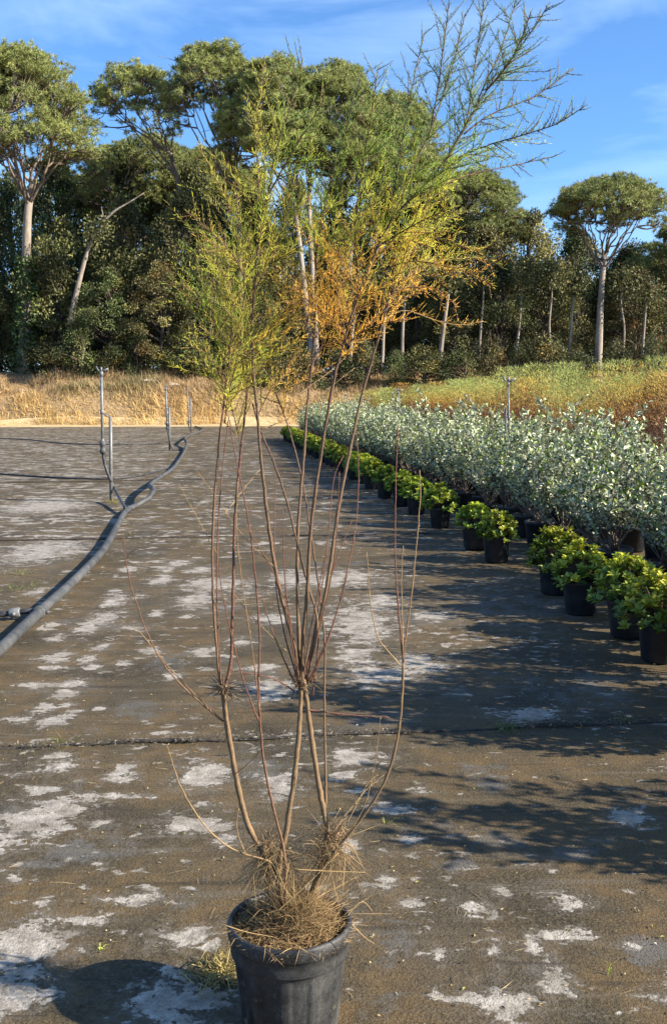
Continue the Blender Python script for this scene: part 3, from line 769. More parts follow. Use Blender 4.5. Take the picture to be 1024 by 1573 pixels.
def green_meshes(seed):
    rng = np.random.default_rng(seed); fm = MB()
    n_r = 150
    u = norm(rng.normal(size=(n_r, 3))); u[:, 2] = np.abs(u[:, 2]) * 1.05 - .26
    u = u * (.55 + .45 * rng.random((n_r, 1)) ** .5) * (0.86 + .28 * vnoise(u[:, 0] * 2 + 9, u[:, 1] * 2 + 9, 1.2, seed)[:, None])
    cs = np.array([0, 0, .29]) + u * np.array([.215, .215, .27])
    tb = MB()
    for c, uu in zip(cs, u):
        tube(tb, curve3([0, 0, .2], c, np.array([0, 0, .02]), 4), np.linspace(.004, .002, 4), 3, cap=False)
        ax = norm(uu * .6 + np.array([0, 0, .75])); m = 14
        a = rng.random(m) * 2 * np.pi; ref = norm(np.cross(ax, [.3, .8, .1])); r2 = np.cross(ax, ref)
        o = np.cos(a)[:, None] * ref + np.sin(a)[:, None] * r2
        el = rng.uniform(.25, 1.1, m)[:, None]; d = norm(o + ax * el)
        lit_top = smooth(.25, .8, np.linalg.norm(uu) * .5 + .5 * uu[2] + rng.normal(0, .12))  # painted light: lime on the lit top and outside, dark green below
        base = np.array([.10, .18, .025]) * (1 - lit_top) + np.array([.45, .49, .045]) * lit_top
        col = base * rng.uniform(.75, 1.2, (m, 1)) + np.array([.06, .05, 0]) * (el > .8) * lit_top
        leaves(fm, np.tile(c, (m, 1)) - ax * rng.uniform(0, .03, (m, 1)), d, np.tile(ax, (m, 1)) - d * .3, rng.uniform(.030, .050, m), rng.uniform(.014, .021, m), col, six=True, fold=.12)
    return tb.mesh('stems', m_bark_dark), fm.mesh('foliage', m_lime)
GRN = [green_meshes(300 + i) for i in range(4)]

def bed(u_off, v):   # position in the bed: across offset from the front row line, distance along
    # front row line passes through (1.95, 5.98)
    u0 = across(1.95, 5.98); p = RP * (u0 + u_off) + RD * v; return p

gpx = [(1022, 1024), (971, 986), (897, 949), (856, 918), (765, 867), (731, 847), (677, 813), (640, 792), (617, 779), (591, 767), (570, 753)]
glab = ['green shrub in a black pot cut by the right edge', 'dark green shrub in a wide black pot, second from the right edge', 'bright lime shrub in a small pot, third from the right edge',
        'lime shrub half hidden behind its neighbour, fourth from the right edge', 'round green shrub in a black pot beside the gap in the front row', 'low green shrub in a black pot just behind the one by the gap',
        'green shrub in a black pot, seventh along the front row', 'leafy green shrub, eighth along the front row', 'lime green shrub, ninth along the front row', 'green potted shrub, tenth along the front row', 'green potted shrub, eleventh along the front row']
gpos = [G(*q)[:2] + np.array([0, .12]) for q in gpx]
last = gpos[-1]; v = along(*last)
while v < 36:
    v += .52 * RNG.uniform(.9, 1.12); gpos.append(RP * (across(1.95, 5.98) + RNG.uniform(-.05, .06)) + RD * v); glab.append('far green potted shrub in the front row beside the silver bushes')
gsc = {0: 1.08, 1: 1.12, 2: 1.0, 3: 1.12, 4: .92, 5: .90}
for i, (p, lab) in enumerate(zip(gpos, glab)):
    o = thing('green_shrub', lab, 'shrub', (p[0], p[1], .002), 'green potted shrubs along the front of the bed', i * 1.9)
    o.rotation_euler = (RNG.normal(0, .025), RNG.normal(0, .025), i * 1.9)
    child('pot', POT, o); ms = GRN[i % 4]; g_ = gsc.get(i, RNG.uniform(.9, 1.12)); wd_ = g_ * RNG.uniform(.92, 1.15)
    for nm, me in (('stems', ms[0]), ('foliage', ms[1])):
        c_ = child(nm, me, o); c_.scale = (wd_, g_ * RNG.uniform(.92, 1.1), g_); c_.location = (0, 0, .215 * (1 - g_))

SL = {0: 'silver leaved shrub in the front silver row, '}
k = 0
near = []
for row, off in enumerate((.74, 1.40, 2.06)):
    v = 5.6 + .25 * row
    while v < 37:
        p = bed(off + RNG.uniform(-.08, .08), v)
        near.append((row, v, p)); v += RNG.uniform(.56, .70)
ordn = ['nearest', 'second', 'third', 'fourth', 'fifth', 'sixth', 'seventh', 'eighth', 'ninth', 'tenth']
cnt = [0, 0, 0]
for row, v, p in near:
    n = cnt[row]
    vis = p[0] / p[1] < .345
    if not vis and v > 9: continue
    if row == 0 and vis and n < 10:
        lab = 'tall silver leaved shrub, %s along the silver row behind the green pots' % ordn[n]; cnt[row] += 1
    elif not vis: lab = 'silver leaved shrub just beyond the right edge casting shade'
    else: lab = ('silver leaved shrub far along the row behind the green pots' if row == 0 else 'silver leaved shrub standing deeper in the silver block')
    o = thing('silver_shrub', lab, 'shrub', (p[0], p[1], .002), 'silver shrubs massed along the bed', k * 2.3, np.array([1.05, 1.05, 1.0]) * RNG.uniform(.84, 1.12))
    o.rotation_euler = (RNG.normal(0, .05), RNG.normal(0, .05), k * 2.3)
    child('pot', POTB, o); ms = SIL[k % 5]; child('stems', ms[0], o); child('foliage', ms[1], o); k += 1
# nearer shrubs of the same bed, right of the view: their shade crosses the ground cover
for j, (x, y, s) in enumerate([(2.45, 5.25, 1.0), (2.15, 4.72, 1.1), (2.25, 4.35, 1.1), (2.75, 4.6, 1.1), (1.98, 4.40, 1.1), (2.35, 4.12, 1.1), (2.50, 2.86, 1.18), (2.9, 3.0, 1.15)]):
    o = thing('silver_shrub', 'silver leaved shrub just beyond the right edge casting shade', 'shrub', (x, y, .002), 'silver shrubs massed along the bed', j * 1.1, s)
    child('pot', POTB, o); ms = SIL[j % 5]; child('stems', ms[0], o); child('foliage', ms[1], o)

# ------------------------------------------------------------------ irrigation: main pipe, hoses, sprinkler risers
def gp(px, py, z=.045): return G(px, py, z)
def pipe_obj(name, label, pts, r, mat, cat='pipe', n=60, sides=12, fittings=()):
    base = np.array([pts[0][0], pts[0][1], 0]); c = resample(pts, n)
    root = thing(name, label, cat, base)
    mb = MB(); tube(mb, c, r, sides); mb.obj('tube', mat, root, base)
    return root, c, base

mp_px = [(-60, 1052), (0, 998), (60, 941), (118, 888), (160, 843), (180, 808), (194, 785), (214, 774), (232, 763), (236, 752), (231, 745), (246, 733), (264, 721), (275, 707), (284, 692), (287, 680), (284, 674), (292, 668), (304, 664), (311, 659), (300, 655)]
mpts = [gp(a, b, .055) for a, b in mp_px]
for k, dz in ((8, .10), (9, .16), (10, .10), (15, .08), (16, .12)): mpts[k] = G(mp_px[k][0], mp_px[k][1], .055 + dz)
proot, pc, pb = pipe_obj('water_pipe', 'thick grey plastic water pipe snaking along the left of the bed', mpts, .035, m_pipe, n=160)
def collar(root, base, c, i, r, L, mat, name='clamp'):
    d = norm(c[i + 1] - c[i - 1]); a = c[i] - d * L / 2; b = c[i] + d * L / 2
    mb = MB(); tube(mb, np.array([a, a + d * .004, b - d * .004, b]), [r * .9, r, r, r * .9], 14)
    for s in (-1, 1):
        e = norm(np.cross(d, [0, 0, 1])); q = c[i] + e * s * r; tube(mb, np.array([q - e * s * .005, q + e * s * .022]), .012, 6)
    return mb.obj(name, mat, root, base)
def nearest(px, py):
    g = G(px, py, .055); return int(np.argmin(np.linalg.norm(pc - g, axis=1)))
for q in ((62, 938), (196, 782), (258, 722), (286, 683), (290, 669)):
    collar(proot, pb, pc, max(1, nearest(*q)), .045, .06, m_pipe)
i0 = nearest(62, 938); c = pc[i0]
tee, tc_, tb_ = pipe_obj('branch_hose', 'short black branch hose teed off the thick pipe near the left edge', [c + np.array([-.05, .01, .01]), c + np.array([-.12, .02, 0]), c + np.array([-.35, .0, -.02]), c + np.array([-1.2, -.06, -.03])], .019, m_hose, 'hose', 20)
collar(tee, tb_, tc_, 2, .034, .07, m_galv, 'coupling')
for lab, pts in (('thin black hose crossing to the thick pipe behind the first sprinkler', [(-40, 725), (60, 732), (130, 735), (190, 734), (230, 727), (256, 720)]),
                 ('far thin black hose joining the thick pipe by the second sprinkler', [(-40, 673), (40, 675), (100, 681), (190, 683), (250, 680), (284, 673)])):
    pipe_obj('branch_hose', lab, [gp(a, b, .02) for a, b in pts], .018, m_hose, 'hose', 40, 8)

def sprinkler(label, base_px, top_stake, riser_px, riser_top, riser_bot, hose_px, fat=1.0, Y=None):
    b = G(*base_px) if Y is None else np.array([P(base_px[0], 700, Y)[0], Y, 0.]); Y = b[1]
    root = thing('sprinkler_riser', label, 'sprinkler', b)
    mb = MB(); st = P(base_px[0] - 1, top_stake, Y); tube(mb, np.array([b + [0, 0, -.05], (b + st) / 2, st]), .030 * fat, 10); mb.obj('stake', m_galv, root, b)
    mb = MB(); ra = P(riser_px, riser_bot, Y - .03); rb_ = P(riser_px - 2, riser_top, Y - .03)
    tube(mb, np.array([ra, (ra + rb_) / 2, rb_]), .024 * fat, 10); mb.obj('riser', m_galv, root, b)
    mb = MB(); h = rb_
    tube(mb, np.array([h - [0, 0, .02], h + [0, 0, .05]]), .034 * fat, 8)
    tube(mb, np.array([h + [0, 0, .04], h + [-.05, 0, .075], h + [-.07, 0, .12]]), .012, 6)
    tube(mb, np.array([h + [0, 0, .04], h + [.05, 0, .07], h + [.10, 0, .09]]), .014, 6)
    tube(mb, np.array([h + [0, 0, .05], h + [0, 0, .11]]), .016, 6)
    mb.obj('sprinkler_head', m_galv, root, b)
    for f in (.12, .62):
        mb = MB(); a = ra + (rb_ - ra) * (f * .8); e = b + (st - b) * np.clip((a[2] - b[2]) / max(.1, st[2] - b[2]), 0, .98)
        tube(mb, np.array([a, e]), .013 * fat, 6); tube(mb, np.array([a - [0, 0, .03], a + [0, 0, .03]]), .034 * fat, 10); mb.obj('bracket', m_galv, root, b)
    if hose_px: mb = MB(); lathe(mb, [(0, -.08), (.040, -.08), (.046, -.03), (.034, -.02), (.034, .03), (.046, .04), (.040, .10), (0, .10)], 12, ra); mb.obj('valve', m_pipe, root, b)
    if hose_px:
        hp = [ra + [0, 0, -.08]] + [P(x, y, Y - .03 - .02 * i) for i, (x, y) in enumerate(hose_px[:-1])] + [G(*hose_px[-1], .08)]
        mb = MB(); tube(mb, resample(hp, 26), .022, 8); mb.obj('feed_hose', m_hose, root, b)
sprinkler('nearest sprinkler riser on a grey stake, left of the thick pipe', (171, 772), 640, 158, 576, 688, [(161, 712), (168, 733), (178, 754), (193, 781)], fat=.8)
sprinkler('second sprinkler riser farther along the thick pipe', (261, 692), 626, 257, 598, 655, [(259, 668), (264, 688), (272, 692), (282, 688)])
sprinkler('farthest sprinkler riser at the end of the thick pipe', (294, 664), 612, 290, 600, 650, [(291, 658), (293, 662)])
sprinkler('sprinkler riser rising out of the silver shrubs at the right', (777, 700), 628, 782, 592, 690, None, fat=.42, Y=13.5)
sprinkler('farther sprinkler riser behind the silver shrubs near the stems', (610, 700), 628, 613, 604, 640, None, fat=.6, Y=24)

# pale stones on the bank
for i, (px, py, s) in enumerate([(228, 588, .22), (238, 583, .16), (262, 580, .25), (30, 590, .2)]):
    Y = 57.0; c = P(px, py, Y); c[2] = float(terrain_z(c[0], Y)) + .1
    bm_ = MB(); rng = np.random.default_rng(i); lathe(bm_, [(0, -.5), (.6, -.45), (1, -.1), (.85, .3), (.4, .55), (0, .6)], 9, (0, 0, 0), mod=lambda R, Z, A: R * (1 + .2 * np.sin(A * 2 + i) + .1 * np.sin(A * 5)))
    o = bm_.obj('stone', m_stone, smooth_shade=False); o.location = c; o.scale = (s * 1.6, s, s * .8)
    tag(o, ['pale stone on top of the bank left of the second sprinkler', 'small pale stone beside the larger one on the bank', 'largest pale stone on the crest of the bank', 'pale stone in the grass at the left end of the bank'][i], 'stone')

# ------------------------------------------------------------------ the potted tamarisk
PX, PY = -0.1037, 2.311
RIM, PH = .147, .270
BASE = np.array([PX, PY, 0.0])
tam = thing('potted_tamarisk', 'tall thin stemmed tamarisk with green and orange foliage in a ribbed black pot', 'potted plant', BASE)

def build_pot():
    mb = MB(); h = PH; R = RIM
    def mod(Rr, Z, A):
        rec = smooth(h * .70, h * .66, Z) * smooth(.012, .03, Z)
        fl = np.abs(((A / (2 * np.pi) * 11 + .35) % 1.0) - .5) * 2     # broad flutes with crisp ridges
        return Rr * (1 - rec * .036 * smooth(.28, .50, fl))
    prof = [(0, .004), (R * .70, .004), (R * .765, .006), (R * .79, .020)]
    prof += [(R * (.79 + .125 * t), .02 + (h * .715 - .02) * t) for t in np.linspace(.05, 1, 22)]
    prof += [(R * .925, h * .722), (R * .955, h * .726), (R * .960, h * .735), (R * .962, h * .80), (R * .966, h * .865), (R * .985, h * .870), (R * 1.0, h * .885), (R * 1.012, h * .93), (R * 1.006, h * .972), (R * .985, h * .995), (R * .955, h * 1.0), (R * .930, h * .99), (R * .918, h * .96), (R * .905, h * .86), (0, h * .85)]
    lathe(mb, prof, 168, mod=mod)
    return mb.obj('pot', m_pot, tam)
build_pot()

def build_soil():
    mb = MB(); n = 40; m = 12; rng = np.random.default_rng(3)
    a = np.linspace(0, 2 * np.pi, n, endpoint=False); r = np.linspace(0.001, RIM * .912, m)
    A, R = np.meshgrid(a, r); x = R * np.cos(A); y = R * np.sin(A)
    z = PH * .90 + .045 * np.clip(1 - R / (RIM * .8), 0, 1) + .016 * (vnoise(x + 3, y + 3, 40, 2) - .5)
    v = np.stack([x, y, z], -1).reshape(-1, 3)
    i = np.arange(m - 1)[:, None] * n; j = np.arange(n)[None]; k = (j + 1) % n
    A_ = i + j; B = i + k; C = A_ + n; D = B + n
    mb.add(v, np.concatenate([np.stack([A_, B, D], -1).reshape(-1, 3), np.stack([A_, D, C], -1).reshape(-1, 3)]))
    mb.obj('soil', m_soil, tam)
build_soil()

PALE = np.array([.190, .125, .062]); RED = np.array([.130, .048, .028]); DARK = np.array([.058, .027, .020]); TAN = np.array([.31, .21, .09])
SM = 1 / 640.0 
def S3(pts, d0, d1):
    n = len(pts); L = np.r_[0, np.cumsum([math.dist(pts[i], pts[i + 1]) for i in range(n - 1)])]; L /= L[-1]
    return [P(a, b, PY + d0 + (d1 - d0) * t) for (a, b), t in zip(pts, L)]

class Stem:
    pass
STEMS = []
def stem(pts, w0, w1, d0=0.0, d1=0.0, c0=PALE, c1=RED, leaf=None, sides=7, wob=.0012):
    """pts in photo pixels; w0/w1 widths in photo pixels; d0/d1 depth offsets in metres; leaf=(start fraction, options)"""
    c = resample(S3(pts, d0, d1), max(14, 5 * len(pts)))
    n = len(c)
    for _ in range(6): c[1:-1] = .5 * c[1:-1] + .25 * (c[:-2] + c[2:])
    c[2:-1] += RNG.normal(0, wob, (n - 3, 3)) * .35
    t = np.linspace(0, 1, n); r = (w0 + (w1 - w0) * t ** .8) / 2 * SM * .76
    r = r * (1 + .10 * RNG.normal(size=n).clip(-1.5, 1.5) * (t > .02))
    mb = MB(); tt = t[:, None] ** .65; a = np.repeat(c0[None] * (1 - tt) + c1[None] * tt, sides, 0)
    a = np.vstack([a, c0, c1])
    tube(mb, c, r, sides, a)
    ln = np.sum(np.linalg.norm(np.diff(c, axis=0), axis=1)); m = int(ln / .011)
    if m > 3 and w0 < 10:
        i = RNG.random(m) * (n - 1); bp = np.stack([np.interp(i, np.arange(n), c[:, k]) for k in range(3)], 1); br_ = np.interp(i, np.arange(n), r)
        ax = norm(np.stack([np.interp(i, np.arange(n), np.gradient(c[:, k])) for k in range(3)], 1)); od = norm(np.cross(ax, RNG.normal(size=(m, 3))))
        twigs(mb, bp + od * br_[:, None] * .6, ax * .8 + od * .8, RNG.uniform(.0025, .006, m), .0007, np.repeat((c1 * 1.3)[None], m, 0))
    o = mb.obj('stem', m_stem, tam, BASE)
    s = Stem(); s.c = c; s.r = r; s.o = o; s.leaf = leaf; STEMS.append(s)
    return s

# basal stems
stem([(438, 1395), (428, 1340), (398, 1300), (378, 1262), (360, 1180), (347, 1100), (342, 1060)], 13, 9.5, 0, -.03, PALE, PALE)
stem([(470, 1395), (500, 1310), (503, 1275), (494, 1231), (485, 1178), (476, 1117), (468, 1048)], 14, 9, .02, 0, PALE * 1.1, PALE)
stem([(430, 1390), (428, 1320), (439, 1288), (443, 1249), (452, 1196), (459, 1126), (463, 1050)], 12, 9, -.02, 0, PALE * .8, PALE)
# from the left knot
stem([(341, 1062), (335, 1020), (328, 929), (326, 841), (330, 757), (335, 700), (342, 630), (349, 585), (357, 500), (352, 420), (345, 360)], 6, 2.5, -.03, -.10, PALE, RED, leaf=(.62, dict(n=20, L=.19)))
stem([(342, 1062), (354, 1045), (358, 911), (361, 788), (370, 694), (379, 606), (386, 540), (385, 450), (372, 360), (362, 300)], 6.5, 2.5, -.03, .08, RED, DARK, leaf=(.58, dict(n=24, L=.20)))
stem([(340, 1055), (334, 960), (333, 876), (336, 785), (345, 690), (352, 640)], 3.5, 1.8, -.03, .0, RED, RED)
# left leader out of the centre knot
stem([(458, 1040), (455, 1003), (434, 926), (420, 859), (409, 778), (400, 700), (395, 630), (389, 574), (388, 491), (390, 449), (395, 396), (400, 347), (411, 301), (422, 241), (433, 205), (450, 150), (464, 95)], 9, 2, 0, -.12, PALE * .9, DARK, leaf=(.50, dict(n=42, L=.20)))
stem([(500, 1270), (500, 1196), (498, 1082), (499, 985), (490, 905), (472, 785), (460, 718), (448, 672), (430, 620), (409, 567), (392, 520), (365, 470), (330, 430)], 5.5, 2.2, .05, .14, PALE, DARK, leaf=(.72, dict(n=22, L=.17)))
stem([(478, 1010), (490, 957), (476, 912), (458, 841), (441, 771), (420, 708), (398, 658), (388, 620)], 5, 3.2, .01, .02, PALE, DARK)
# centre leader
stem([(462, 1050), (460, 1006), (456, 876), (460, 771), (467, 700), (472, 613), (479, 560), (483, 519), (484, 450), (487, 380), (500, 310), (517, 240), (540, 170), (556, 110)], 8, 2, 0, .12, PALE * .9, DARK, leaf=(.60, dict(n=34, L=.19)))
# long right leader
stem([(464, 1050), (465, 982), (472, 911), (476, 823), (486, 743), (497, 672), (507, 612), (518, 560), (531, 515), (552, 449), (576, 389), (600, 337), (640, 296), (680, 253), (705, 211), (730, 162), (770, 110), (810, 58), (842, 7)], 9, 1.8, 0, -.15, PALE * .85, DARK, leaf=(.50, dict(n=54, L=.17)))
stem([(470, 1050), (476, 1010), (493, 947), (507, 869), (518, 788), (530, 725), (543, 665), (553, 616), (569, 560), (576, 537), (590, 484), (601, 452), (618, 405), (642, 345), (668, 290), (692, 235), (716, 190), (727, 110), (736, 50), (744, -8)], 9, 1.8, .01, .10, PALE * .95, DARK, leaf=(.50, dict(n=48, L=.16)))
# crown branches
def br(pts, w0, d0, d1, n, L, a0=.08, c=DARK):
    n = int(n * .78)
    stem(pts, w0, 1.5, d0, d1, c, RED * .8, leaf=(a0, dict(n=n, L=L)), sides=5, wob=.0008)
br([(600, 337), (618, 285), (635, 253), (660, 204), (677, 155), (695, 100), (714, 21)], 4, -.06, .05, 26, .13)
br([(660, 204), (668, 160), (675, 118), (682, 60), (690, -5)], 3, 0, -.05, 18, .10)
br([(730, 164), (748, 120), (765, 88), (780, 40), (794, -8)], 3, -.13, -.02, 17, .10)
br([(693, 247), (730, 230), (765, 218), (814, 204), (856, 190), (897, 163)], 3.2, -.10, -.25, 26, .075)
br([(712, 206), (751, 176), (807, 155), (839, 137), (877, 106)], 3, -.12, -.05, 22, .075)
br([(668, 290), (700, 275), (737, 264), (793, 253), (852, 240)], 3, .05, .18, 22, .075)
br([(745, 140), (780, 100), (800, 60), (815, 18)], 2.6, -.13, -.28, 15, .08)
br([(600, 337), (606, 280), (618, 215), (635, 120), (651, 52)], 3.6, -.07, .16, 28, .12)
br([(552, 449), (545, 380), (550, 300), (563, 220), (580, 106)], 3.8, -.02, -.18, 34, .14)
br([(576, 389), (580, 320), (590, 260), (600, 200), (612, 150)], 3.4, -.03, .25, 26, .13)
br([(582, 376), (631, 348), (665, 330), (700, 318)], 3.2, -.04, -.2, 18, .13)
br([(531, 515), (515, 440), (508, 380), (520, 320), (545, 265)], 3.6, -.01, .2, 26, .15)
br([(601, 452), (610, 366), (640, 362), (680, 369), (723, 383), (772, 412)], 3, .05, -.12, 30, .085)
br([(582, 420), (610, 405), (645, 401), (709, 415), (756, 438)], 3, .02, -.02, 30, .085)
br([(590, 484), (605, 448), (640, 440), (676, 448), (700, 470)], 2.8, .05, .14, 24, .085)
br([(601, 452), (630, 420), (680, 400), (735, 395)], 2.8, .05, .22, 22, .09)
stem([(590, 484), (625, 476), (662, 490), (703, 500), (741, 494)], 2.2, 1.2, .05, .1, TAN, TAN, leaf=(.2, dict(n=5, L=.03)), sides=4)
br([(531, 515), (510, 490), (480, 470), (455, 440)], 2.8, -.01, -.1, 22, .11)
br([(483, 519), (505, 495), (535, 480), (570, 470)], 2.8, .05, .12, 24, .10)
br([(483, 519), (462, 490), (445, 450), (420, 420)], 2.8, .05, .16, 22, .12)
br([(518, 560), (540, 520), (575, 500), (620, 490)], 2.6, -.02, -.14, 20, .09)
br([(479, 560), (500, 520), (520, 470), (530, 420)], 2.6, .04, .2, 22, .12)
# left crown branches
br([(388, 470), (365, 400), (330, 362), (288, 326)], 3, -.06, -.2, 24, .10)
br([(372, 360), (348, 305), (325, 262), (304, 222)], 2.6, .05, .1, 18, .075)
br([(357, 560), (341, 523), (309, 466), (268, 415)], 3, -.05, -.15, 26, .10)
br([(388, 560), (350, 500), (310, 440), (285, 380)], 3, .02, .2, 28, .12)
br([(400, 347), (397, 290), (394, 210), (400, 150), (406, 100)], 3, -.08, .02, 26, .10)
br([(411, 301), (445, 240), (475, 190), (497, 155)], 2.8, -.09, -.2, 20, .10)
br([(390, 449), (420, 390), (440, 330), (452, 270)], 3, -.07, -.02, 26, .13)
br([(395, 396), (430, 350), (470, 310), (500, 280)], 2.8, -.08, .1, 22, .12)
br([(349, 600), (335, 570), (318, 545), (285, 525)], 2.6, -.08, -.12, 24, .09)
br([(382, 590), (400, 540), (425, 500), (440, 470)], 2.8, .03, -.1, 22, .12)
br([(345, 650), (350, 610), (360, 570), (372, 520)], 2.6, -.06, -.14, 26, .10)
br([(370, 690), (360, 640), (345, 600), (322, 560)], 2.6, .04, .12, 24, .09)
br([(430, 620), (455, 590), (480, 575), (510, 560)], 2.2, .1, .16, 10, .06, c=TAN)
br([(395, 640), (415, 600), (440, 575), (455, 545)], 2.4, -.02, .1, 14, .08)
# right curve and its rods
stem([(470, 1390), (500, 1325), (531, 1288), (558, 1253), (584, 1214), (602, 1170), (613, 1117), (618, 1060), (619, 1018)], 6.5, 5, 0, -.05, PALE * .7, PALE)
stem([(619, 1020), (611, 929), (606, 841), (608, 729), (611, 655)], 3.8, 1.6, -.05, -.05, RED, RED)
stem([(619, 1018), (622, 985), (630, 926), (639, 841), (646, 757), (644, 722)], 3.4, 1.4, -.05, -.02, RED, TAN)
stem([(619, 1010), (618, 964), (616, 876), (619, 838)], 2.6, 1.2, -.05, -.08, TAN, TAN)
stem([(615, 1024), (600, 1003), (581, 985), (569, 929), (563, 848)], 2.8, 1.2, -.05, -.1, TAN, TAN)
# low left rods
stem([(432, 1345), (417, 1321), (382, 1315), (338, 1293), (303, 1253), (276, 1205), (257, 1146)], 4.2, 1.8, -.02, -.12, TAN, TAN)
stem([(377, 1312), (366, 1284), (363, 1262), (367, 1242)], 2.6, 1.4, -.05, -.06, TAN, TAN)
stem([(343, 1108), (316, 1086), (264, 1038), (233, 988), (211, 931), (195, 874), (189, 821)], 4, 1.4, -.025, -.1, PALE, RED)
stem([(338, 1104), (305, 1072), (262, 1028), (228, 985), (205, 960)], 2.6, 1.2, -.025, -.06, RED, TAN)
stem([(439, 1392), (439, 1337), (435, 1297), (417, 1231), (404, 1161), (399, 1108), (397, 1040)], 6.5, 4, -.03, -.06, PALE, RED)
stem([(397, 1040), (399, 982), (393, 894), (383, 806), (370, 743), (358, 683), (353, 645)], 4, 1.8, -.06, -.08, RED, RED)
stem([(399, 1110), (391, 1095), (369, 1029), (355, 972), (340, 905), (335, 860)], 3.4, 1.3, -.06, -.1, RED, RED)
stem([(399, 1100), (388, 1000), (372, 900), (362, 800), (365, 740)], 2.8, 1.2, -.06, -.12, RED, TAN)
# thin red shoots from the centre knot
for pts, d1 in (([(476, 1050), (511, 964), (529, 894), (546, 813), (551, 729), (546, 650)], .12), ([(470, 1045), (490, 965), (511, 876), (518, 800), (521, 725)], -.08),
                ([(468, 1045), (490, 929), (504, 824), (511, 736), (520, 705), (528, 700)], .1), ([(460, 1045), (441, 929), (435, 859), (434, 778)], -.1),
                ([(458, 1050), (434, 964), (423, 894), (421, 800), (423, 729)], .08), ([(465, 1040), (478, 960), (492, 890), (500, 850)], -.1),
                ([(472, 1050), (500, 990), (520, 930), (534, 880)], -.06), ([(456, 1056), (430, 1000), (412, 950), (400, 910)], .06),
                ([(452, 1062), (420, 1042), (380, 1034), (352, 1030)], -.05), ([(470, 1090), (520, 1096), (560, 1100), (598, 1102)], .03),
                ([(480, 1070), (488, 1000), (492, 940), (520, 850), (540, 800)], .1), ([(462, 1060), (448, 990), (440, 930), (410, 860), (380, 810)], -.12)):
    stem(pts, 3.6, 1.3, 0, d1, RED, RED * 1.1, sides=5)
for pts, d1 in (([(398, 660), (450, 640), (500, 600), (545, 565)], .05), ([(440, 620), (480, 590), (520, 560), (552, 520)], .1), ([(400, 560), (430, 600), (470, 640), (500, 690)], -.05),
                ([(333, 850), (300, 790), (275, 745)], -.1), ([(345, 790), (375, 750), (400, 720)], .1), ([(420, 870), (370, 820), (330, 760), (300, 720)], .1),
                ([(440, 1000), (380, 940), (345, 890)], .05), ([(189, 835), (192, 828), (200, 820)], -.1), ([(193, 860), (205, 845), (216, 840)], -.1),
                ([(530, 1285), (560, 1240), (578, 1160), (584, 1100)], -.08), ([(520, 1290), (548, 1235), (566, 1200), (580, 1190)], .06), ([(510, 1280), (560, 1215), (590, 1190)], .08),
                ([(350, 1160), (320, 1160), (290, 1152)], .05), ([(360, 1190), (390, 1165), (400, 1150)], -.05)):
    stem(pts, 2.0, .9, -.03, d1, TAN, TAN, sides=4)

# knots of old pruning stubs
def knot(px, py, d, n, L, r, seed):
    rng = np.random.default_rng(seed); c = P(px, py, PY + d); mb = MB()
    u = norm(rng.normal(size=(n, 3))); u[:, 2] = u[:, 2] * .8 + .35
    twigs(mb, c + rng.normal(0, r * .6, (n, 3)), u, rng.uniform(.3, 1, n) * L, rng.uniform(.0006, .0013, n), (PALE * .9)[None] * rng.uniform(.5, 1.4, (n, 1)), norm(rng.normal(size=(n, 3))))
    lathe(mb, [(0, -.016), (.009, -.012), (.0115, 0), (.009, .010), (0, .014)], 8, c, PALE)
    mb.obj('knot', m_stem, tam, BASE)
knot(342, 1058, -.03, 70, .055, .008, 1); knot(464, 1050, 0, 80, .05, .010, 2); knot(516, 1285, .02, 90, .06, .016, 3); knot(405, 1305, -.01, 60, .06, .016, 4)

# foliage: side shoots with fine upright twiglets
def tam_color(p, rng):
    x, z = p[0], p[2]
    green = np.array([.38, .50, .085]); lime = np.array([.74, .72, .11]); orange = np.array([.92, .62, .12]); olive = np.array([.58, .52, .12]); blue = np.array([.21, .31, .12])
    right = smooth(-.17, -.08, x)
    k = z + rng.normal(0, .055) + .12 * max(0.0, x - .12)
    c_r = orange * (1 - smooth(1.77, 1.88, k)) + lime * smooth(1.77, 1.88, k)
    c_r = c_r * (1 - smooth(1.87, 1.99, k)) + green * smooth(1.87, 1.99, k)
    c_r = c_r * (1 - smooth(2.02, 2.16, k)) + blue * smooth(2.02, 2.16, k)
    q = rng.random()
    c_l = olive if q < .28 else (lime if q < .72 else (green * 1.2 if q < .9 else orange * .75))
    if z > 1.95: c_l = lime * .5 + olive * .5
    return (c_r * right + c_l * (1 - right)) * rng.uniform(.82, 1.2)

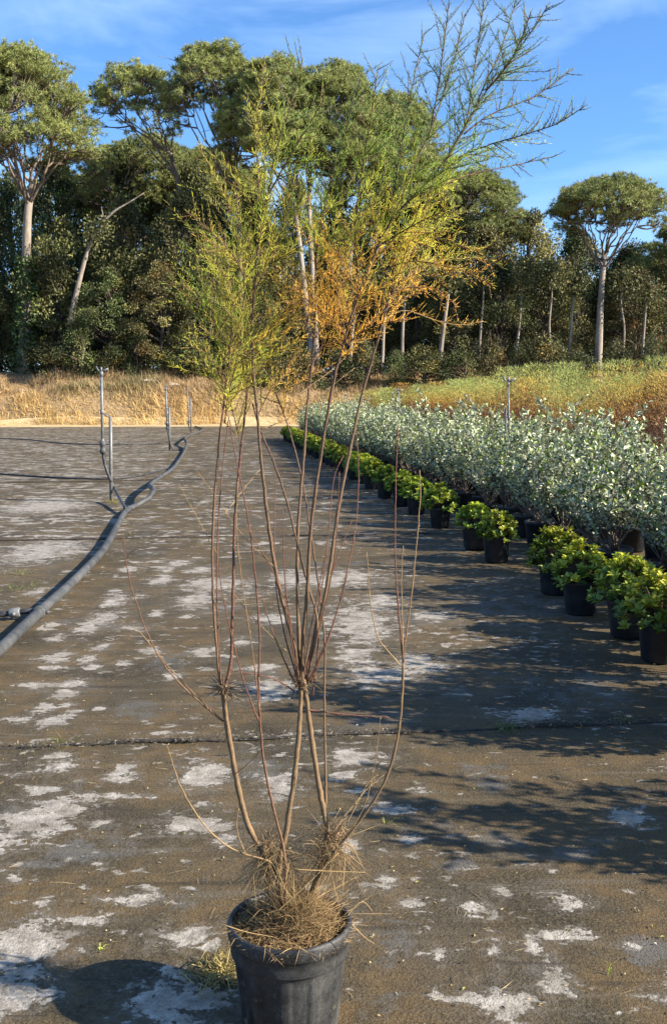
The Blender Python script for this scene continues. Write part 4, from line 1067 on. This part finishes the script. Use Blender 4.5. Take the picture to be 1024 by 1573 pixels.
def leafy(s):
    t0, op = s.leaf; rng = np.random.default_rng(int(abs(s.c[0, 0] * 1e5 + s.c[-1, 2] * 1e4)) % 99991)
    c = s.c; n = len(c); fm = MB(); wm = MB()
    seg = np.linalg.norm(np.diff(c, axis=0), axis=1); Ltot = np.r_[0, np.cumsum(seg)]; Ltot /= Ltot[-1]
    def at(t): return np.stack([np.interp(t, Ltot, c[:, k]) for k in range(3)], -1)
    def dirs(t): return norm(at(min(1, t + .02)) - at(max(0, t - .02)))
    shoots = []
    N = int(op['n'] * 1.2)
    for k in range(N):
        t = t0 + (1 - t0) * ((k + rng.random()) / N)
        p = at(t); d = dirs(t); o = norm(rng.normal(size=3)); o = norm(o - d * (o @ d))
        f = (t - t0) / (1 - t0)
        L = op['L'] * 1.08 * (1.0 - .72 * f ** 1.2) * rng.uniform(.55, 1.4) * min(1, .45 + 3 * f if t0 > .3 else 1)
        dd = norm(d * .75 + o * rng.uniform(.55, 1.35) + np.array([0, 0, .16]))
        e = p + dd * L; cv = curve3(p, e, -o * L * .06 + np.array([0, 0, -.03 * L]), 7)
        cv[-1] += np.array([0, 0, .05 * L]); shoots.append((cv, L, 1))
        tube(wm, cv, np.linspace(.0011, .0005, 7), 3, np.vstack([np.repeat((RED * .9)[None], 21, 0)]), cap=False)
        if L > .10:
            for _ in range(int(L / .055)):
                i = rng.integers(1, 6); o2 = norm(rng.normal(size=3)); d2 = norm(dd * .8 + o2 * .6); L2 = L * rng.uniform(.25, .5)
                c2 = curve3(cv[i], cv[i] + d2 * L2, o2 * -.02, 5); shoots.append((c2, L2, 2))
    # twiglets straight on the end of the leader too
    ts = np.linspace(max(t0, .82 if t0 > .3 else .3), 1, 5); 
    shoots.append((np.array([at(t) for t in np.linspace(ts[0], 1, 9)]), .2, 0))
    for cv, L, lev in shoots:
        ln = np.sum(np.linalg.norm(np.diff(cv, axis=0), axis=1)); hi = smooth(1.86, 2.05, cv[0][2]); m = max(4, int(ln / (.0034 - .0004 * hi)))
        t = (np.arange(m) + rng.random(m)) / m; i = t * (len(cv) - 1)
        p = np.stack([np.interp(i, np.arange(len(cv)), cv[:, k]) for k in range(3)], 1)
        ax = norm(cv[-1] - cv[0]); o = norm(rng.normal(size=(m, 3))); o = norm(o - (o @ ax)[:, None] * ax)
        d = norm(ax * .62 + o * rng.uniform(.45, 1.25, (m, 1)) + np.array([0, 0, .25]) + rng.normal(0, .12, (m, 3)))
        tl = rng.uniform(.35, 1.0, m) * min(.030, max(.007, .24 * ln)) * (1.1 - .65 * t) * (1 if lev != 2 else .85)
        col = tam_color(cv[len(cv) // 2], rng)[None] * rng.uniform(.6, 1.35, (m, 1))
        twigs(fm, p, d, tl, rng.uniform(.00034, .00052, m) * (1 + .35 * hi), col, bend=ax[None] * .35 + np.array([0, 0, .25]))
        twigs(fm, cv[-1:], ax[None], np.array([.012]), np.array([.0005]), col[:1])
    fo = fm.obj('foliage', m_tam, s.o, BASE); wo_ = wm.obj('shoots', m_stem, s.o, BASE)
for s in STEMS:
    if s.leaf: leafy(s)

# straw and dead grass growing in the pot
def build_straw():
    rng = np.random.default_rng(77); mb = MB()
    def cols(n, lo=.6, hi=1.25):
        t = rng.random((n, 1)); return (np.array([.47, .34, .16]) * t + np.array([.20, .118, .058]) * (1 - t)) * rng.uniform(lo, hi, (n, 1))
    # mat on the soil
    n = 4200; a = rng.random(n) * 2 * np.pi; r = RIM * .93 * np.sqrt(rng.random(n))
    p = np.stack([PX + r * np.cos(a), PY + r * np.sin(a), PH * .905 + .045 * np.clip(1 - r / (RIM * .8), 0, 1) + rng.uniform(-.003, .012, n)], 1)
    d = np.stack([rng.normal(size=n), rng.normal(size=n), rng.uniform(-.1, .55, n)], 1)
    twigs(mb, p, d, rng.uniform(.010, .045, n), rng.uniform(.0004, .0009, n), cols(n, .45, 1.35), norm(rng.normal(size=(n, 3))))
    # fountain of dead grass in the middle and round the stems
    n = 900; q = rng.random(n)
    c0 = np.array([PX + .005, PY, PH * .95]); cen = c0 + np.stack([rng.normal(.012, .030, n), rng.normal(0, .028, n), rng.uniform(-.01, .03, n)], 1)
    d = np.stack([rng.normal(.05, .38, n), rng.normal(-.05, .38, n), np.full(n, 1.0)], 1)
    L = rng.uniform(.04, .165, n)
    b = np.stack([d[:, 0] * .9 + rng.normal(0, .3, n), d[:, 1] * .9 + rng.normal(0, .3, n), rng.uniform(-.9, .1, n)], 1)
    twigs(mb, cen, d, L, rng.uniform(.0003, .0007, n), cols(n, .45, 1.3), b * 1.4)
    # drooping tangle hanging off the stem bases
    n = 650; g = np.where(rng.random(n)[:, None] < .5, P(418, 1318, PY)[None], P(505, 1300, PY)[None])
    p = g + np.stack([rng.normal(0, .022, n), rng.normal(0, .022, n), rng.normal(0, .026, n)], 1)
    d = np.stack([rng.normal(0, .6, n), rng.normal(0, .5, n), rng.normal(-.45, .55, n)], 1)
    twigs(mb, p, d, rng.uniform(.03, .13, n), rng.uniform(.0004, .0008, n), cols(n, .5, 1.1), np.stack([rng.normal(0, .3, n), rng.normal(0, .3, n), np.full(n, -.5)], 1))
    # strands over the rim
    n = 46; a = rng.uniform(-2.9, .5, n); r = RIM * rng.uniform(.6, .97, n)
    p = np.stack([PX + r * np.cos(a), PY + r * np.sin(a), np.full(n, PH * .97) + rng.uniform(0, .01, n)], 1)
    d = np.stack([np.cos(a) + rng.normal(0, .8, n), np.sin(a) + rng.normal(0, .8, n), rng.uniform(-.02, .35, n)], 1)
    twigs(mb, p, d, rng.uniform(.03, .09, n), rng.uniform(.0006, .0010, n), cols(n, .9, 1.3), np.stack([rng.normal(0, .2, n), rng.normal(0, .2, n), np.full(n, -.4)], 1))
    o = mb.obj('dead_grass', m_straw, tam, BASE); o['kind'] = 'stuff'
    for (a_, b_, c_) in (((345, 1421), (380, 1432), (425, 1440)), ((420, 1405), (470, 1360), (520, 1310)), ((530, 1410), (555, 1385), (572, 1400)), ((540, 1420), (560, 1440), (575, 1450)), ((450, 1335), (500, 1338), (560, 1340))):
        m2 = MB(); tube(m2, resample([P(*a_, PY - .13), P(*b_, PY - .12), P(*c_, PY - .1)], 10), np.linspace(.0013, .0006, 10), 5, TAN * 1.3); m2.obj('straw', m_straw, tam, BASE)
build_straw()

# ------------------------------------------------------------------ small growth and litter on the ground cover
def weed(label, px, py, n, L, colr, seed, droop=.4, spread=.9, r=.02, name='weed_tuft', cat='weed'):
    rng = np.random.default_rng(seed); g = G(px, py); mb = MB()
    p = g + np.stack([rng.normal(0, r, n), rng.normal(0, r, n), np.full(n, .004)], 1)
    d = np.stack([rng.normal(0, spread, n), rng.normal(0, spread, n), np.ones(n)], 1)
    blades(mb, p, d, rng.uniform(.4, 1, n) * L, rng.uniform(.0018, .004, n), np.array(colr)[None] * rng.uniform(.6, 1.3, (n, 1)), np.stack([rng.normal(0, .25, n), rng.normal(0, .25, n), np.full(n, -droop)], 1))
    tag(mb.obj(name, m_straw, origin=g), label, cat)
Gn = (.12, .15, .045); Ye = (.36, .29, .11)
weed('green weed tuft sprouting from the black seam right of the stems', 778, 1122, 60, .10, Gn, 1, r=.035)
weed('small yellow green weeds on the seam at the left edge', 95, 1145, 40, .06, Gn, 2, r=.05)
weed('yellow green grass sprig on the ground right of the pot', 596, 1266, 9, .045, (.26, .25, .06), 3, spread=1.5, r=.006)
weed('tiny seedling on the bare ground left of the pot', 157, 1462, 9, .05, (.34, .36, .08), 4, r=.005)
weed('green weed patch in front of the far left pale patch', 38, 905, 60, .10, Gn, 5, r=.09)
weed('low weed heap left of the water pipe', 36, 882, 50, .10, (.22, .20, .08), 6, r=.06)
weed('weeds around the foot of the nearest sprinkler stake', 176, 773, 70, .14, (.25, .22, .07), 7, r=.05)
weed('single green blade on the ground near the bottom right', 935, 1498, 4, .06, (.30, .38, .05), 8, spread=.4, r=.004)
weed('green weeds at the seam near the right edge', 960, 1108, 34, .07, Gn, 9, r=.03)
weed('dry yellow grass clump against the left side of the pot', 343, 1496, 210, .12, Ye, 10, droop=.75, spread=1.5, r=.034, name='dry_grass_clump', cat='grass')

def leaf_litter():
    rng = np.random.default_rng(9); mb = MB(); n = 1500
    y = 1.9 + 7 * rng.random(n) ** 1.3; x = rng.uniform(-.40, .42, n) * (y + .3)
    p = np.stack([x, y, np.full(n, .008)], 1); d = np.stack([rng.normal(size=n), rng.normal(size=n), rng.normal(0, .12, n)], 1)
    k = rng.random(n)
    base = np.where((k < .35)[:, None], np.array([.40, .30, .13]), np.where((k < .72)[:, None], np.array([.05, .035, .02]), np.where((k < .85)[:, None], np.array([.30, .30, .08]), np.array([.40, .37, .30]))))
    leaves(mb, p, d, np.stack([rng.normal(0, .4, n), rng.normal(0, .4, n), np.ones(n)], 1), rng.uniform(.004, .020, n), rng.uniform(.002, .007, n), base * rng.uniform(.7, 1.2, (n, 1)), fold=.4)
    n = 420; y = 1.9 + 6 * rng.random(n) ** 1.3; x = rng.uniform(-.40, .42, n) * (y + .3)
    twigs(mb, np.stack([x, y, np.full(n, .007)], 1), np.stack([rng.normal(size=n), rng.normal(size=n), rng.normal(0, .06, n)], 1), rng.uniform(.012, .06, n), rng.uniform(.0005, .0010, n), np.array([.38, .30, .16])[None] * rng.uniform(.5, 1.3, (n, 1)), rng.normal(size=(n, 3)) * [1, 1, .15])
    # frayed bits and grit along the seam
    n = 700; xs = rng.uniform(-1.7, 1.9, n); a = G(0, 1152); b = G(1024, 1110); ys = a[1] + (xs - a[0]) * (b[1] - a[1]) / (b[0] - a[0]) + rng.normal(0, .02, n)
    dens = vnoise(xs, xs * 0, 2.0, 33) > .45; xs = xs[dens]; ys = ys[dens]; n = len(xs)
    leaves(mb, np.stack([xs, ys, np.full(n, .014)], 1), rng.normal(size=(n, 3)) * [1, 1, .3], rng.normal(size=(n, 3)) * .4 + [0, 0, 1], rng.uniform(.006, .022, n), rng.uniform(.004, .010, n), np.array([.20, .17, .13])[None] * rng.uniform(.1, 1.3, (n, 1)), fold=.4)
    tag(mb.obj('leaf_litter', m_litter), 'scattered dry leaf bits and stalks on the ground cover', 'litter', kind='stuff')
leaf_litter()
